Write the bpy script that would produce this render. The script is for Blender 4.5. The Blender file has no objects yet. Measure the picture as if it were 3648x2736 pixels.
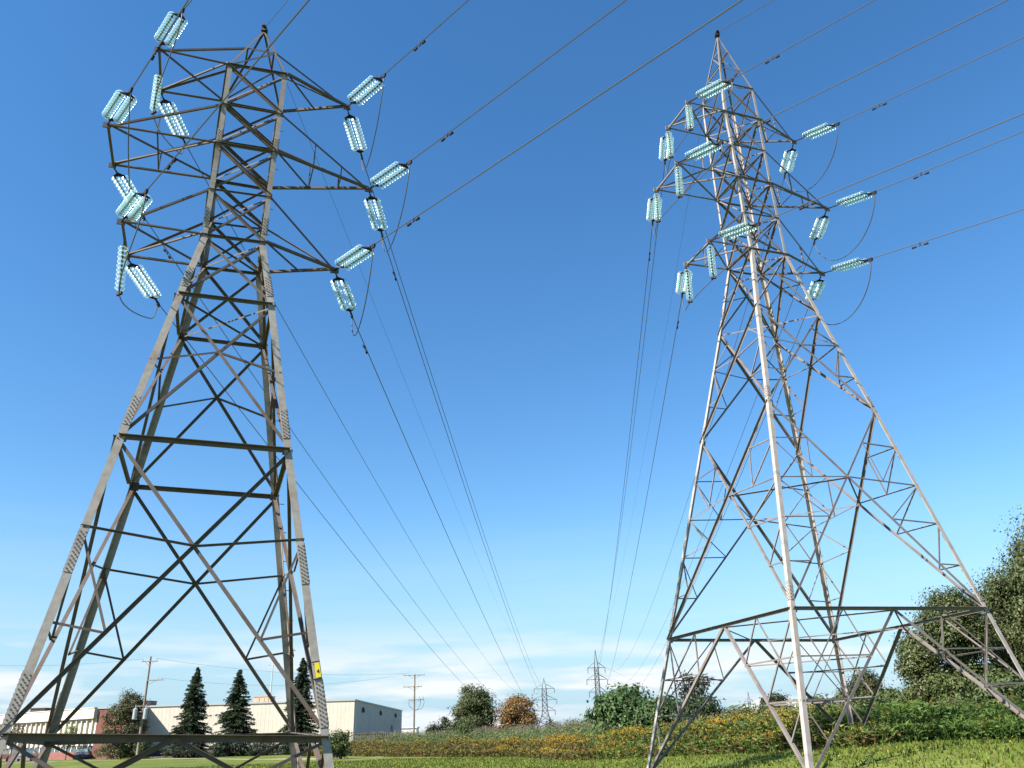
import bpy, math, random, json
import numpy as np
from mathutils import Matrix, Vector

# ------------------------------------------------------------------ camera, sky, sun, exposure
SC = bpy.context.scene
COL = SC.collection
FPX, PITCH, ROLL, EYE = 2909.46, math.radians(23.1665), math.radians(-1.7875), 1.6
W_ = np.array([0, math.cos(PITCH), math.sin(PITCH)])
U0 = np.array([0, -math.sin(PITCH), math.cos(PITCH)])
R0 = np.array([1.0, 0, 0])
R_ = math.cos(ROLL) * R0 + math.sin(ROLL) * U0
U_ = -math.sin(ROLL) * R0 + math.cos(ROLL) * U0
EYEP = np.array([0, 0, EYE])
cam = bpy.data.cameras.new('camera')
cam.sensor_width = 36.0
cam.lens = FPX / 3648 * 36
cam.clip_start = 0.1
cam.clip_end = 20000
camo = bpy.data.objects.new('camera', cam)
COL.objects.link(camo)
camo.matrix_world = Matrix([[R_[i], U_[i], -W_[i], EYEP[i]] for i in range(3)] + [[0, 0, 0, 1]])
SC.camera = camo

SUN_AZ, SUN_EL = math.radians(238), math.radians(41)      # azimuth clockwise from +Y
SUNV = Vector((math.sin(SUN_AZ) * math.cos(SUN_EL), math.cos(SUN_AZ) * math.cos(SUN_EL), math.sin(SUN_EL)))
sun = bpy.data.lights.new('sun', 'SUN')
sun.energy = 5.0
sun.angle = math.radians(0.53)
sun.color = (1.0, 0.945, 0.86)
suno = bpy.data.objects.new('sun', sun)
COL.objects.link(suno)
suno.rotation_euler = SUNV.to_track_quat('Z', 'Y').to_euler()

SC.view_settings.view_transform = 'Standard'
SC.view_settings.look = 'None'
SC.view_settings.exposure = 1.40
SC.view_settings.gamma = 1.0
SC.cycles.max_bounces = 8
SC.cycles.transparent_max_bounces = 12

wd = bpy.data.worlds.new('World')
SC.world = wd
wd.use_nodes = True
nt = wd.node_tree
nt.nodes.clear()
def N(t, **k):
    n = nt.nodes.new(t)
    for a, v in k.items():
        setattr(n, a, v)
    return n
sky = N('ShaderNodeTexSky', sky_type='NISHITA', sun_disc=False, sun_elevation=SUN_EL, sun_rotation=SUN_AZ,
        altitude=0, air_density=1.2, dust_density=0.0, ozone_density=5.0)
bg = N('ShaderNodeBackground')
bg.inputs['Strength'].default_value = 0.075
out = N('ShaderNodeOutputWorld')
hsv = N('ShaderNodeHueSaturation')
hsv.inputs['Saturation'].default_value = 1.2
hsv.inputs['Value'].default_value = 1.0
nt.links.new(sky.outputs[0], hsv.inputs['Color'])
# thin stratus low over the horizon
tc = N('ShaderNodeTexCoord')
sep = N('ShaderNodeSeparateXYZ')
nt.links.new(tc.outputs['Generated'], sep.inputs[0])
mp = N('ShaderNodeMapping')
mp.inputs['Scale'].default_value = (2.2, 2.2, 17.0)
mp.inputs['Location'].default_value = (0.35, 0.1, 0.12)
nt.links.new(tc.outputs['Generated'], mp.inputs[0])
no = N('ShaderNodeTexNoise')
no.inputs['Scale'].default_value = 2.1
no.inputs['Detail'].default_value = 5
no.inputs['Roughness'].default_value = 0.5
nt.links.new(mp.outputs[0], no.inputs[0])
cr = N('ShaderNodeValToRGB')
cr.color_ramp.elements[0].position = 0.47
cr.color_ramp.elements[1].position = 0.60
nt.links.new(no.outputs[0], cr.inputs[0])
hz = N('ShaderNodeValToRGB')          # where cloud may lie, by elevation
e = hz.color_ramp.elements
e[0].position = 0.0; e[0].color = (0.8,) * 3 + (1,)
e[1].position = 0.30; e[1].color = (0, 0, 0, 1)
q = hz.color_ramp.elements.new(0.06); q.color = (0.95,) * 3 + (1,)
q = hz.color_ramp.elements.new(0.09); q.color = (0.45,) * 3 + (1,)
q = hz.color_ramp.elements.new(0.125); q.color = (0.04,) * 3 + (1,)
nt.links.new(sep.outputs['Z'], hz.inputs[0])
mu = N('ShaderNodeMath', operation='MULTIPLY')
nt.links.new(cr.outputs[0], mu.inputs[0]); nt.links.new(hz.outputs[0], mu.inputs[1])
mx = N('ShaderNodeMixRGB')
mx.inputs[2].default_value = (5.0, 5.15, 5.3, 1)
hm = N('ShaderNodeValToRGB')          # pale haze lying along the horizon
hm.color_ramp.elements[0].color = (.95, .95, .95, 1); hm.color_ramp.elements[1].position = .24; hm.color_ramp.elements[1].color = (0, 0, 0, 1)
q = hm.color_ramp.elements.new(0.09); q.color = (.60, .60, .60, 1)
nt.links.new(sep.outputs['Z'], hm.inputs[0])
m0 = N('ShaderNodeMixRGB'); m0.inputs[2].default_value = (2.05, 3.35, 4.5, 1)
nt.links.new(hm.outputs[0], m0.inputs[0]); nt.links.new(hsv.outputs[0], m0.inputs[1])
nt.links.new(mu.outputs[0], mx.inputs[0]); nt.links.new(m0.outputs[0], mx.inputs[1])
nt.links.new(mx.outputs[0], bg.inputs[0])
nt.links.new(bg.outputs[0], out.inputs[0])

# ------------------------------------------------------------------ helpers
rnd = random.Random(7)
rng = np.random.default_rng(11)
V3 = lambda *a: np.array(a, float)
def unit(v):
    v = np.asarray(v, float)
    return v / max(np.linalg.norm(v), 1e-12)
def ray(px, py):
    return unit(W_ + (px - 1824) / FPX * R_ - (py - 1368) / FPX * U_)
def horizon(px):
    return 2612 + 0.0312 * (1824 - px)
def sstep(t):
    t = np.clip(t, 0, 1)
    return t * t * (3 - 2 * t)
def gz(x, y):                          # lie of the land: a low rise to the right
    x = np.asarray(x, float); y = np.asarray(y, float)
    h = 0.95 * sstep((x - 1.5) / 10.5) * sstep((y - 6) / 18)
    h = h + 0.03 * np.sin(x * .31 + 1.3) * np.sin(y * .23) + 0.02 * np.sin(x * .9 + y * .6)
    return h
def at(px, py, Y):                     # the point seen at photo pixel (px, py) that lies Y metres north
    d = ray(px, py)
    return EYEP + d * (Y / d[1])
def spot(px, Y):                       # ground point below it
    p = at(px, horizon(px), Y)
    return V3(p[0], Y, float(gz(p[0], Y)))
def ghit(px, py):
    d = ray(px, py)
    for t in np.arange(4, 400, .1):
        p = EYEP + d * t
        if p[2] <= gz(p[0], p[1]):
            return p
    return EYEP + d * 400
def bez(p0, p1, p2, p3, n):
    t = np.linspace(0, 1, n)[:, None]
    return (1-t)**3*p0 + 3*(1-t)**2*t*p1 + 3*(1-t)*t*t*p2 + t**3*p3
def catmull(P, n=8):
    P = [np.array(p) for p in P]
    Q = [2*P[0]-P[1]] + P + [2*P[-1]-P[-2]]
    o = []
    for i in range(1, len(Q)-2):
        for t in np.linspace(0, 1, n, endpoint=False):
            a, b, c, d = Q[i-1:i+3]
            o.append(.5*((2*b)+(-a+c)*t+(2*a-5*b+4*c-d)*t*t+(-a+3*b-3*c+d)*t**3))
    o.append(P[-1])
    return np.array(o)

class MB:
    def __init__(s): s.v = []; s.f = []; s.n = 0; s.c = None
    def add(s, v, f):
        v = np.asarray(v, float); s.v.append(v)
        s.f += [tuple(i + s.n for i in q) for q in f]; s.n += len(v)
    def box(s, c, d, X=(1, 0, 0), Y=(0, 1, 0), Z=(0, 0, 1)):
        c = np.asarray(c, float); X, Y, Z = (np.asarray(a, float) for a in (X, Y, Z))
        v = [c + X*d[0]/2*a + Y*d[1]/2*b + Z*d[2]/2*e for e in (-1, 1) for b in (-1, 1) for a in (-1, 1)]
        s.add(v, [(0, 2, 3, 1), (4, 5, 7, 6), (0, 1, 5, 4), (2, 6, 7, 3), (0, 4, 6, 2), (1, 3, 7, 5)])
    def prism(s, sec, p, q, cap=True):  # sec: list of 3D offsets
        n = len(sec); sec = np.asarray(sec)
        s.add(np.vstack([sec + p, sec + q]), [(i, (i+1) % n, (i+1) % n + n, i + n) for i in range(n)]
              + ([tuple(range(n))[::-1], tuple(range(n, 2*n))] if cap else []))
    def tube(s, P, r, k=6, cap=True):
        P = np.asarray(P, float); n = len(P)
        r = np.broadcast_to(r, (n,))
        T = np.gradient(P, axis=0)
        V = []
        a = unit(np.cross(unit(T[0]), (0, 0, 1) if abs(unit(T[0])[2]) < .9 else (1, 0, 0)))
        for i in range(n):
            t = unit(T[i]); a = unit(a - t*(a@t)); b = np.cross(t, a)
            for j in range(k):
                g = 2*math.pi*j/k
                V.append(P[i] + r[i]*(math.cos(g)*a + math.sin(g)*b))
        F = [(i*k+j, i*k+(j+1) % k, (i+1)*k+(j+1) % k, (i+1)*k+j) for i in range(n-1) for j in range(k)]
        if cap: F += [tuple(range(k))[::-1], tuple(range((n-1)*k, n*k))]
        s.add(V, F)
    def angle(s, p, q, n, w, t=.012, off=0., centre=True):   # L-shaped steel angle from p to q, back on the face with outward normal n
        p = np.asarray(p, float); q = np.asarray(q, float)
        a = unit(q-p); n = unit(n - a*(n@a)); u = np.cross(a, n)
        o = n*off - (u*w/2 if centre else 0)
        sec = [o + u*x - n*y for x, y in ((0, 0), (w, 0), (w, t), (t, t), (t, w), (0, w))]
        s.prism(sec, p, q)
    def angle_out(s, p, q, n, w, t=.012, off=0.):   # the same bar turned over: its standing flange juts outward along its upper edge
        p = np.asarray(p, float); q = np.asarray(q, float)
        a = unit(q-p); n = unit(n - a*(n@a)); u = np.cross(a, n)
        if u[2] > 0 or (abs(u[2]) < 1e-6 and u[0] > 0): u = -u
        o = n*off - u*w/2
        sec = [o + u*x + n*y for x, y in ((0, 0), (w, 0), (w, t), (t, t), (t, w), (0, w))]
        s.prism(sec, p, q)
    def legangle(s, p, q, u1, u2, w, t=.016):
        a = unit(np.asarray(q)-np.asarray(p)); u1 = unit(u1 - a*(u1@a)); u2 = unit(u2 - a*(u2@a))
        sec = [u1*x + u2*y for x, y in ((0, 0), (w, 0), (w, t), (t, t), (t, w), (0, w))]
        s.prism(sec, np.asarray(p), np.asarray(q))
    def build(s, name, mat, parent=None, smooth=False, second=None, split=0):
        me = bpy.data.meshes.new(name)
        v = np.vstack(s.v)
        org = WORG.get(parent.name, np.zeros(3)) if parent else np.zeros(3)
        me.from_pydata((v - org).tolist(), [], s.f)
        me.materials.append(mat)
        if second:
            me.materials.append(second)
            for k_ in range(split, len(me.polygons)): me.polygons[k_].material_index = 1
        if smooth: me.polygons.foreach_set('use_smooth', [True]*len(me.polygons))
        me.update()
        o = bpy.data.objects.new(name, me); COL.objects.link(o)
        if parent:
            o.parent = parent; WORG[o.name] = org
        return o
WORG = {}
def empty(name, loc, label, cat, group=None):
    o = bpy.data.objects.new(name, None); COL.objects.link(o)
    o.location = [float(a) for a in loc]; WORG[o.name] = np.array(loc, float)
    o.empty_display_size = .2
    return tag(o, label, cat, group)
def tag(o, label=None, cat=None, group=None, kind=None):
    if label: o['label'] = label
    if cat: o['category'] = cat
    if group: o['group'] = group
    if kind: o['kind'] = kind
    return o

def mat(name, col, rough=.7, metal=0., var=.0, vscale=3., col2=None, bump=0., bscale=30., attr=False, transl=0., thresh=(.45, .6), spec=None, stretch=None):
    col = tuple(c_*.82 for c_ in col); col2 = tuple(c_*.82 for c_ in col2) if col2 is not None else None
    m = bpy.data.materials.new(name); m.use_nodes = True
    t = m.node_tree; b = t.nodes['Principled BSDF']
    b.inputs['Roughness'].default_value = rough
    b.inputs['Metallic'].default_value = metal
    if spec is not None: b.inputs['Specular IOR Level'].default_value = spec
    b.inputs['Base Color'].default_value = tuple(col) + (1,)
    co = t.nodes.new('ShaderNodeTexCoord')
    src = co.outputs['Object']
    if stretch:
        g = t.nodes.new('ShaderNodeMapping'); g.inputs['Scale'].default_value = stretch
        t.links.new(src, g.inputs[0]); src = g.outputs[0]
    last = None
    if attr:
        a = t.nodes.new('ShaderNodeAttribute'); a.attribute_name = 'Col'; last = a.outputs['Color']
        t.links.new(last, b.inputs['Base Color'])
    if col2 is not None:
        n = t.nodes.new('ShaderNodeTexNoise'); n.inputs['Scale'].default_value = vscale; n.inputs['Detail'].default_value = 8
        n.inputs['Roughness'].default_value = .62
        t.links.new(src, n.inputs[0])
        r = t.nodes.new('ShaderNodeValToRGB'); r.color_ramp.elements[0].position = thresh[0]; r.color_ramp.elements[1].position = thresh[1]
        r.color_ramp.elements[0].color = tuple(col)+(1,); r.color_ramp.elements[1].color = tuple(col2)+(1,)
        t.links.new(n.outputs[0], r.inputs[0]); t.links.new(r.outputs[0], b.inputs['Base Color']); last = r.outputs[0]
    if var and last is not None:
        n = t.nodes.new('ShaderNodeTexNoise'); n.inputs['Scale'].default_value = vscale*5.3; n.inputs['Detail'].default_value = 4
        t.links.new(src, n.inputs[0])
        h = t.nodes.new('ShaderNodeHueSaturation'); mr = t.nodes.new('ShaderNodeMapRange')
        mr.inputs[1].default_value = .3; mr.inputs[2].default_value = .7; mr.inputs[3].default_value = 1-var; mr.inputs[4].default_value = 1+var
        t.links.new(n.outputs[0], mr.inputs[0]); t.links.new(mr.outputs[0], h.inputs['Value']); t.links.new(last, h.inputs['Color'])
        t.links.new(h.outputs[0], b.inputs['Base Color']); last = h.outputs[0]
    if bump:
        n = t.nodes.new('ShaderNodeTexNoise'); n.inputs['Scale'].default_value = bscale; n.inputs['Detail'].default_value = 5
        t.links.new(src, n.inputs[0])
        k = t.nodes.new('ShaderNodeBump'); k.inputs['Strength'].default_value = bump; k.inputs['Distance'].default_value = .02
        t.links.new(n.outputs[0], k.inputs['Height']); t.links.new(k.outputs[0], b.inputs['Normal'])
    if transl:
        tr = t.nodes.new('ShaderNodeBsdfTranslucent'); ms = t.nodes.new('ShaderNodeMixShader'); ms.inputs[0].default_value = transl
        if last is not None: t.links.new(last, tr.inputs[0])
        else: tr.inputs[0].default_value = tuple(col)+(1,)
        o = t.nodes['Material Output']
        t.links.new(b.outputs[0], ms.inputs[1]); t.links.new(tr.outputs[0], ms.inputs[2]); t.links.new(ms.outputs[0], o.inputs[0])
    return m

M = dict(
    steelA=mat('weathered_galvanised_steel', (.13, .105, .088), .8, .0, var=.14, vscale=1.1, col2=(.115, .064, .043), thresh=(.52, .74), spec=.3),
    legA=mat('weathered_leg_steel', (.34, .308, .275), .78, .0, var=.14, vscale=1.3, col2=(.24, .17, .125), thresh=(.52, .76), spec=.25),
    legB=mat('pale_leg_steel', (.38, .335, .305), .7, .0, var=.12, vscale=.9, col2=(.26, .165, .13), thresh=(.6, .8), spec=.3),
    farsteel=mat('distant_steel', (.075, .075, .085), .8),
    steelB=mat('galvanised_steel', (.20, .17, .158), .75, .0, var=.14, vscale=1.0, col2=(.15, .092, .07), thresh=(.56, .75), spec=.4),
    rust=mat('rusty_plate', (.13, .11, .095), .8, .0, var=.2, vscale=5, col2=(.10, .066, .05)),
    darkiron=mat('dark_iron', (.022, .018, .020), .7, .0, var=.2, vscale=8, col2=(.035, .022, .02), spec=.2),
    wire=mat('aluminium_conductor', (.10, .10, .105), .55, .0),
    yellow=mat('yellow_enamel', (.85, .68, .02), .35),
    black=mat('black_paint', (.02, .02, .02), .5),
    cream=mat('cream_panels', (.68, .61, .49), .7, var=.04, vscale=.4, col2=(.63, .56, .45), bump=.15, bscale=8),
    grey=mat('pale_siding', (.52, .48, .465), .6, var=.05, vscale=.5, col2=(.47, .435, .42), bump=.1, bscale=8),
    brick=mat('red_brick', (.27, .10, .075), .85, var=.12, vscale=2., col2=(.21, .08, .06), bump=.3),
    roof=mat('roof_trim', (.45, .43, .42), .6),
    glassdark=mat('window_glass', (.09, .13, .15), .08, spec=.8),
    unit=mat('rooftop_unit', (.60, .42, .26), .6, col2=(.5, .36, .24), vscale=1),
    unitdark=mat('dark_unit', (.08, .055, .06), .6),
    wood=mat('weathered_pole_wood', (.21, .165, .125), .85, var=.2, vscale=2., col2=(.29, .24, .19), stretch=(1, 1, .1)),
    tank=mat('transformer_grey', (.42, .44, .44), .4, .2),
    bark=mat('bark', (.10, .075, .055), .9, var=.25, vscale=4, col2=(.06, .045, .035), stretch=(1, 1, .3)),
    leaf=mat('leaves', (.06, .09, .02), .55, attr=True, transl=.22, spec=.3),
    weed=mat('weeds', (.1, .1, .03), .7, attr=True, transl=.25, spec=.2),
    tyre=mat('tyre', (.02, .02, .02), .8), rim=mat('rim', (.4, .4, .4), .3, .8),
    white=mat('white_wall', (.80, .78, .76), .5), track=mat('dirt_track', (.36, .30, .21), .9, var=.2, vscale=.6, col2=(.24, .24, .12)),
    lamp=mat('lamp_head', (.5, .5, .5), .4), paint_silver=mat('silver_paint', (.45, .47, .5), .25, .6),
    paint_dark=mat('dark_blue_paint', (.03, .035, .07), .2, .3), paint_white=mat('white_paint', (.8, .8, .8), .25),
    red=mat('tail_red', (.4, .02, .02), .3), concrete=mat('concrete', (.4, .38, .35), .9, var=.1, vscale=2, col2=(.33, .31, .28)))
def glass_mat(name, tint, clear):
    # thin toughened glass: largely see-through, a pale body that scatters sunlight, and a soft gloss
    m = bpy.data.materials.new(name); m.use_nodes = True
    t = m.node_tree; t.nodes.clear()
    o = t.nodes.new('ShaderNodeOutputMaterial')
    tr = t.nodes.new('ShaderNodeBsdfTransparent'); tr.inputs[0].default_value = tint+(1,)
    df = t.nodes.new('ShaderNodeBsdfTranslucent'); df.inputs[0].default_value = (.76, .95, .92, 1)
    d2 = t.nodes.new('ShaderNodeBsdfDiffuse'); d2.inputs[0].default_value = (.70, .92, .89, 1)
    gl = t.nodes.new('ShaderNodeBsdfGlossy'); gl.inputs[0].default_value = (1, 1, 1, 1); gl.inputs['Roughness'].default_value = .25
    def mix(f, x, y):
        q = t.nodes.new('ShaderNodeMixShader'); q.inputs[0].default_value = f
        t.links.new(x.outputs[0], q.inputs[1]); t.links.new(y.outputs[0], q.inputs[2]); return q
    c = mix(1-clear, tr, mix(.4, mix(.45, df, d2), gl))
    t.links.new(c.outputs[0], o.inputs[0])
    return m
M['glass'] = glass_mat('insulator_glass', (.90, .985, .975), .80)
M['rim_glass'] = glass_mat('insulator_glass_rim', (.80, .96, .94), .22)

# ------------------------------------------------------------------ lattice towers
# joint positions in metres: per level the corners front-left, front-right, back-left, back-right
LEVELS = dict(
 A=dict(levels='5 4 3 2 1 a b g', top=(-7.62, 19.62, 22.66), pts=[
  [(-8.17,18.54,20.18),(-6.55,19.09,20.24),(-8.86,20.09,20.2),(-7.18,20.7,20.23)],
  [(-8.18,18.54,18.69),(-6.58,19.1,18.72),(-8.82,20.09,18.69),(-7.22,20.65,18.74)],
  [(-8.18,18.51,17.24),(-6.6,19.07,17.27),(-8.84,20.1,17.21),(-7.24,20.69,17.23)],
  [(-8.21,18.55,15.7),(-6.65,19.09,15.75),(-8.76,20.1,15.69),(-7.27,20.62,15.74)],
  [(-8.21,18.52,14.18),(-6.67,19.08,14.22),(-8.78,20.1,14.15),(-7.24,20.65,14.2)],
  [(-8.43,18.03,12.1),(-6.18,18.86,12.13),(-9.24,20.32,12.04),(-7.04,21.14,12.05)],
  [(-8.86,17.11,7.95),(-5.3,18.46,7.94),(-10.14,20.73,7.88),(-6.61,22.06,7.84)],
  [(-9.41,15.82,1.81),(-3.88,17.89,1.6),(-11.48,21.31,1.73),(-5.99,23.37,1.73)]],
  tips=[[(-10.0,17.92,20.22),(-10.63,19.6,20.22),(-5.03,20.57,20.25)],
        [(-10.87,17.65,17.24),(-11.5,19.34,17.24),(-4.26,20.88,17.25)],
        [(-10.08,17.84,14.19),(-10.69,19.5,14.19),(-5.08,20.58,14.19)]]),
 B=dict(levels='6 5 4 3 2 1 a b g', top=(8.87, 25.31, 27.73), pts=[
  [(8.41,24.42,24.41),(9.76,24.87,24.42),(7.93,25.76,24.43),(9.3,26.21,24.43)],
  [(8.35,24.38,22.96),(9.79,24.87,22.93),(7.92,25.77,22.93),(9.31,26.24,22.95)],
  [(8.4,24.39,21.41),(9.78,24.85,21.43),(7.93,25.76,21.43),(9.34,26.25,21.4)],
  [(8.41,24.37,19.92),(9.78,24.85,19.92),(7.94,25.77,19.9),(9.35,26.24,19.9)],
  [(8.43,24.43,18.42),(9.83,24.88,18.43),(7.94,25.75,18.48),(9.32,26.23,18.47)],
  [(8.46,24.36,16.87),(9.84,24.84,16.87),(7.97,25.76,16.86),(9.35,26.23,16.87)],
  [(8.13,23.76,14.35),(10.48,24.55,14.32),(7.38,26.04,14.38),(9.68,26.82,14.4)],
  [(7.65,22.77,10.57),(11.42,24.05,10.59),(6.38,26.55,10.53),(10.15,27.84,10.49)],
  [(6.86,21.23,4.3),(12.93,23.31,4.39),(4.73,27.33,4.21),(10.84,29.41,4.23)]],
  tips=[[(6.85,23.83,22.93),(6.34,25.23,22.95),(11.51,26.23,22.92)],
        [(6.07,23.47,19.91),(5.55,25.0,19.91),(12.39,26.52,19.9)],
        [(6.89,23.8,16.86),(6.38,25.3,16.87),(11.55,26.23,16.86)]]))
NODES = {}
for tk_, T_ in LEVELS.items():
    d_ = {'topC': np.array(T_['top'])}
    for nm_, four in zip(T_['levels'].split(), T_['pts']):
        for c_, p_ in zip(('FL', 'FR', 'BL', 'BR'), four): d_[nm_+c_] = np.array(p_)
    for a_, three in zip('uml', T_['tips']):
        for c_, p_ in zip('FBR', three): d_[a_+c_] = np.array(p_)
    NODES[tk_] = d_

CS = ('FL', 'FR', 'BR', 'BL')
ADJ = {'FL': ('FR', 'BL'), 'FR': ('FL', 'BR'), 'BR': ('BL', 'FR'), 'BL': ('BR', 'FL')}
FACES = (('FL', 'FR'), ('FR', 'BR'), ('BL', 'BR'), ('FL', 'BL'))
LAT = {}

def lattice(key, label, steel, leg_w, feet_z, scheme):
    D = dict(NODES[key])
    for c in CS:                         # run the legs down to their footings
        d = D['g'+c]-D['b'+c]
        z = feet_z[c]
        D['z'+c] = D['g'+c] + d*((z-D['g'+c][2])/d[2])
    cen = sum(D['g'+c] for c in CS)/4
    root = empty('lattice_tower', (cen[0], cen[1], float(gz(cen[0], cen[1]))), label, 'transmission tower', None)
    fn = {}
    for P, Q in FACES:
        m = (D['g'+P]+D['g'+Q])/2 - cen; m[2] = 0
        fn[P+Q] = unit(m); fn[Q+P] = fn[P+Q]
    L = lambda a, b, t: a*(1-t)+b*t
    lv = scheme['levels']               # top -> bottom names
    br = []                             # (p, q, n, w, off, name)
    cnt = [0]
    def B(p, q, n, w, name='brace', base=0., out=False):
        cnt[0] += 1
        rearf = name == 'brace' and abs(n@fn['BRBL']) > .9 and n@fn['BRBL'] > 0
        flat = abs(q[2]-p[2]) < .45*np.linalg.norm(q-p) and abs(n[2]) < .5
        if name == 'brace' and w <= scheme['ws']+.001 and flat: out = True
        if rearf and (out or w > scheme['ws']+.001): out = True; n = -n; base = base-.03
        br.append((p, q, n, w, -.022 - base - .0037*(cnt[0] % 5), name, out))
    def cross(P, Q, i, j):
        a, b, c, d = D[i+P], D[j+Q], D[i+Q], D[j+P]
        wi, wj = np.linalg.norm(D[i+P]-D[i+Q]), np.linalg.norm(D[j+P]-D[j+Q])
        return (L(a, b, wi/(wi+wj)) + L(c, d, wi/(wi+wj)))/2
    for P, Q in FACES:
        n = fn[P+Q]
        for i, j, wd1, wd2 in scheme['x']:
            turned = scheme['turn'].get(i+j, '') if P+Q == 'FLFR' else ('1' if P+Q == 'FLBL' else '')
            B(D[i+P], D[j+Q], n, wd1, base=.0, out='1' in turned); B(D[i+Q], D[j+P], n, wd2, base=.03, out='2' in turned)
        for i, w in scheme['h']:
            a_, b_ = D[i+P], D[i+Q]; e_ = unit(b_-a_)*(.05 if i in 'abg' else 0.)
            rear = P+Q == 'BLBR'
            B(a_+e_, b_-e_, -n if rear else n, w, 'horizontal_beam', base=.03 if rear else -.012, out=P+Q != 'FRBR')
        for i, j, tm in scheme.get('mid', ()):            # short struts from the crossing to the legs
            X = cross(P, Q, i, j)
            for c in (P, Q): B(L(D[i+c], D[j+c], tm), X, n, scheme['ws'])
        for i, j, tm, tn in scheme.get('low', ()):        # lower redundants as on the near tower
            X = cross(P, Q, i, j)
            for c in (P, Q):
                m_, n_ = L(D[i+c], D[j+c], tm), L(D[i+c], D[j+c], tn)
                d_ = L(X, D[j+c], .50)
                B(m_, X, n, scheme['ws']); B(m_, d_, n, scheme['ws']); B(n_, d_, n, scheme['ws'])
        for i, j, tm, tn in scheme.get('low2', ()):
            X = cross(P, Q, i, j)
            for c in (P, Q):
                m_, n_ = L(D[i+c], D[j+c], tm), L(D[i+c], D[j+c], tn)
                d_ = L(X, D[j+c], .47); up = L(D[i+c], X, .45)
                B(m_, X, n, scheme['ws']); B(m_, d_, n, scheme['ws']); B(n_, d_, n, scheme['ws']); B(m_, up, n, scheme['ws']*.9)
        for i, j in scheme.get('big', ()):
            X = cross(P, Q, i, j)
            for c in (P, Q):
                t = lambda a: L(D[i+c], D[j+c], a)
                lu, m_, n1, n2 = t(.205), t(.407), t(.60), t(.80)
                du = L(D[i+c], X, .5); hu = L(m_, X, .5); d1 = L(X, D[j+c], .33); d2 = L(X, D[j+c], .67)
                w = scheme['ws']
                for a, b in ((m_, X), (lu, du), (lu, hu), (du, hu), (m_, d1), (n1, d1), (n1, d2), (n2, d2)): B(a, b, n, w)
        if scheme['base'] == 'A':
            mid = L(D['g'+P], D['g'+Q], .5)
            for c in (P, Q):
                B(mid, D['z'+c], n, .085, out=True)
                B(L(D['g'+c], D['z'+c], .5), L(mid, D['z'+c], .45), n, .065)
                B(D['g'+c], L(mid, D['z'+c], .45), n, .065)
        else:
            mid = L(D['g'+P], D['g'+Q], .5)
            w = scheme['ws']
            for c in (P, Q):
                g, z = D['g'+c], D['z'+c]
                qd = L(g, mid, .5)
                p1, p2, p3 = L(g, z, .30), L(g, z, .56), L(g, z, .80)
                b1, b2, b3 = L(mid, z, .30), L(mid, z, .56), L(mid, z, .80)
                B(mid, z, n, .078)
                for a, b in ((qd, b1), (qd, p2), (g, b2), (p1, b1), (p2, b3)): B(a, b, n, w)
                B(p2, b2, n, w*1.25)
    if 'big' in scheme:                  # level diamond tying the four crossings together
        i, j = scheme['big'][0]
        Xs = [cross(P, Q, i, j) for P, Q in (('FL', 'FR'), ('FR', 'BR'), ('BR', 'BL'), ('BL', 'FL'))]
        for k in range(4): B(Xs[k], Xs[(k+1) % 4], V3(0, 0, 1), .04)
    if scheme['base'] != 'A':            # ties round each foot, and a level diamond at the belt
        Ms = [L(D['g'+P], D['g'+Q], .5) for P, Q in (('FL', 'FR'), ('FR', 'BR'), ('BR', 'BL'), ('BL', 'FL'))]
        for k in range(4): B(Ms[k], Ms[(k+1) % 4], V3(0, 0, 1), .036)
        for c in CS:
            for tt in (.30, .56):
                pts = [L(L(D['g'+c], D['g'+o], .5), D['z'+c], tt) for o in ADJ[c]]
                B(pts[0], pts[1], V3(0, 0, 1), scheme['ws'])
    # gusset plates bolted where the bracing meets the legs and where it crosses
    gs = .20 if key == 'A' else .16
    for lvn in scheme['gusset']:
        for P, Q in FACES:
            n = fn[P+Q]
            for c, o in ((P, Q), (Q, P)):
                e_ = unit(D[lvn+o]-D[lvn+c]); k_ = gs if lvn in 'abg' else gs*.75
                ax_ = unit(D[lvn+c]-D['g'+c]) if lvn != 'g' else unit(D['b'+c]-D['g'+c])
                nn_ = unit(np.cross(e_, ax_)); nn_ = nn_ if nn_@n > 0 else -nn_
                mb = MB(); mb.box(D[lvn+c]+e_*k_*.55-nn_*.021, (k_, .009, k_*1.1), e_, nn_, np.cross(e_, nn_))
                for u_, v_ in ((-.3, .3), (0, .3), (.3, .3), (-.3, -.3), (0, -.3), (.3, -.3)):
                    q_ = D[lvn+c]+e_*k_*(.55+u_)-nn_*.016+np.cross(e_, nn_)*k_*v_
                    mb.tube([q_, q_+nn_*.014], .014, 6)
                mb.build('gusset_plate', steel, root)
    # peak
    T = D['topC']; s0 = lv[0]
    tops = {c: T + unit(D[s0+c]-cen+V3(0, 0, 0))*0 + (D[s0+c]-T)*.045 for c in CS}
    for k, ts in enumerate(scheme['peak']):
        for P, Q in FACES:
            a, b = L(D[s0+P], T, ts), L(D[s0+Q], T, ts)
            B(a, b, fn[P+Q], scheme['ws']*1.1)
            t0 = scheme['peak'][k-1] if k else 0.
            a0, b0 = L(D[s0+P], T, t0), L(D[s0+Q], T, t0)
            B(a0, b, fn[P+Q], scheme['ws'])
    # inner plan bracing at arm levels
    for lvn in ('5', '4', '3', '2', '1', 'a'):
        B(D[lvn+'FL'], D[lvn+'BR'], V3(0, 0, 1), .042); B(D[lvn+'FR'], D[lvn+'BL'], V3(0, 0, 1), .042)
    br.sort(key=lambda b: -np.linalg.norm(b[1]-b[0])*b[3])
    used = {'brace': 0, 'horizontal_beam': 0}
    rest = MB()
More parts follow.
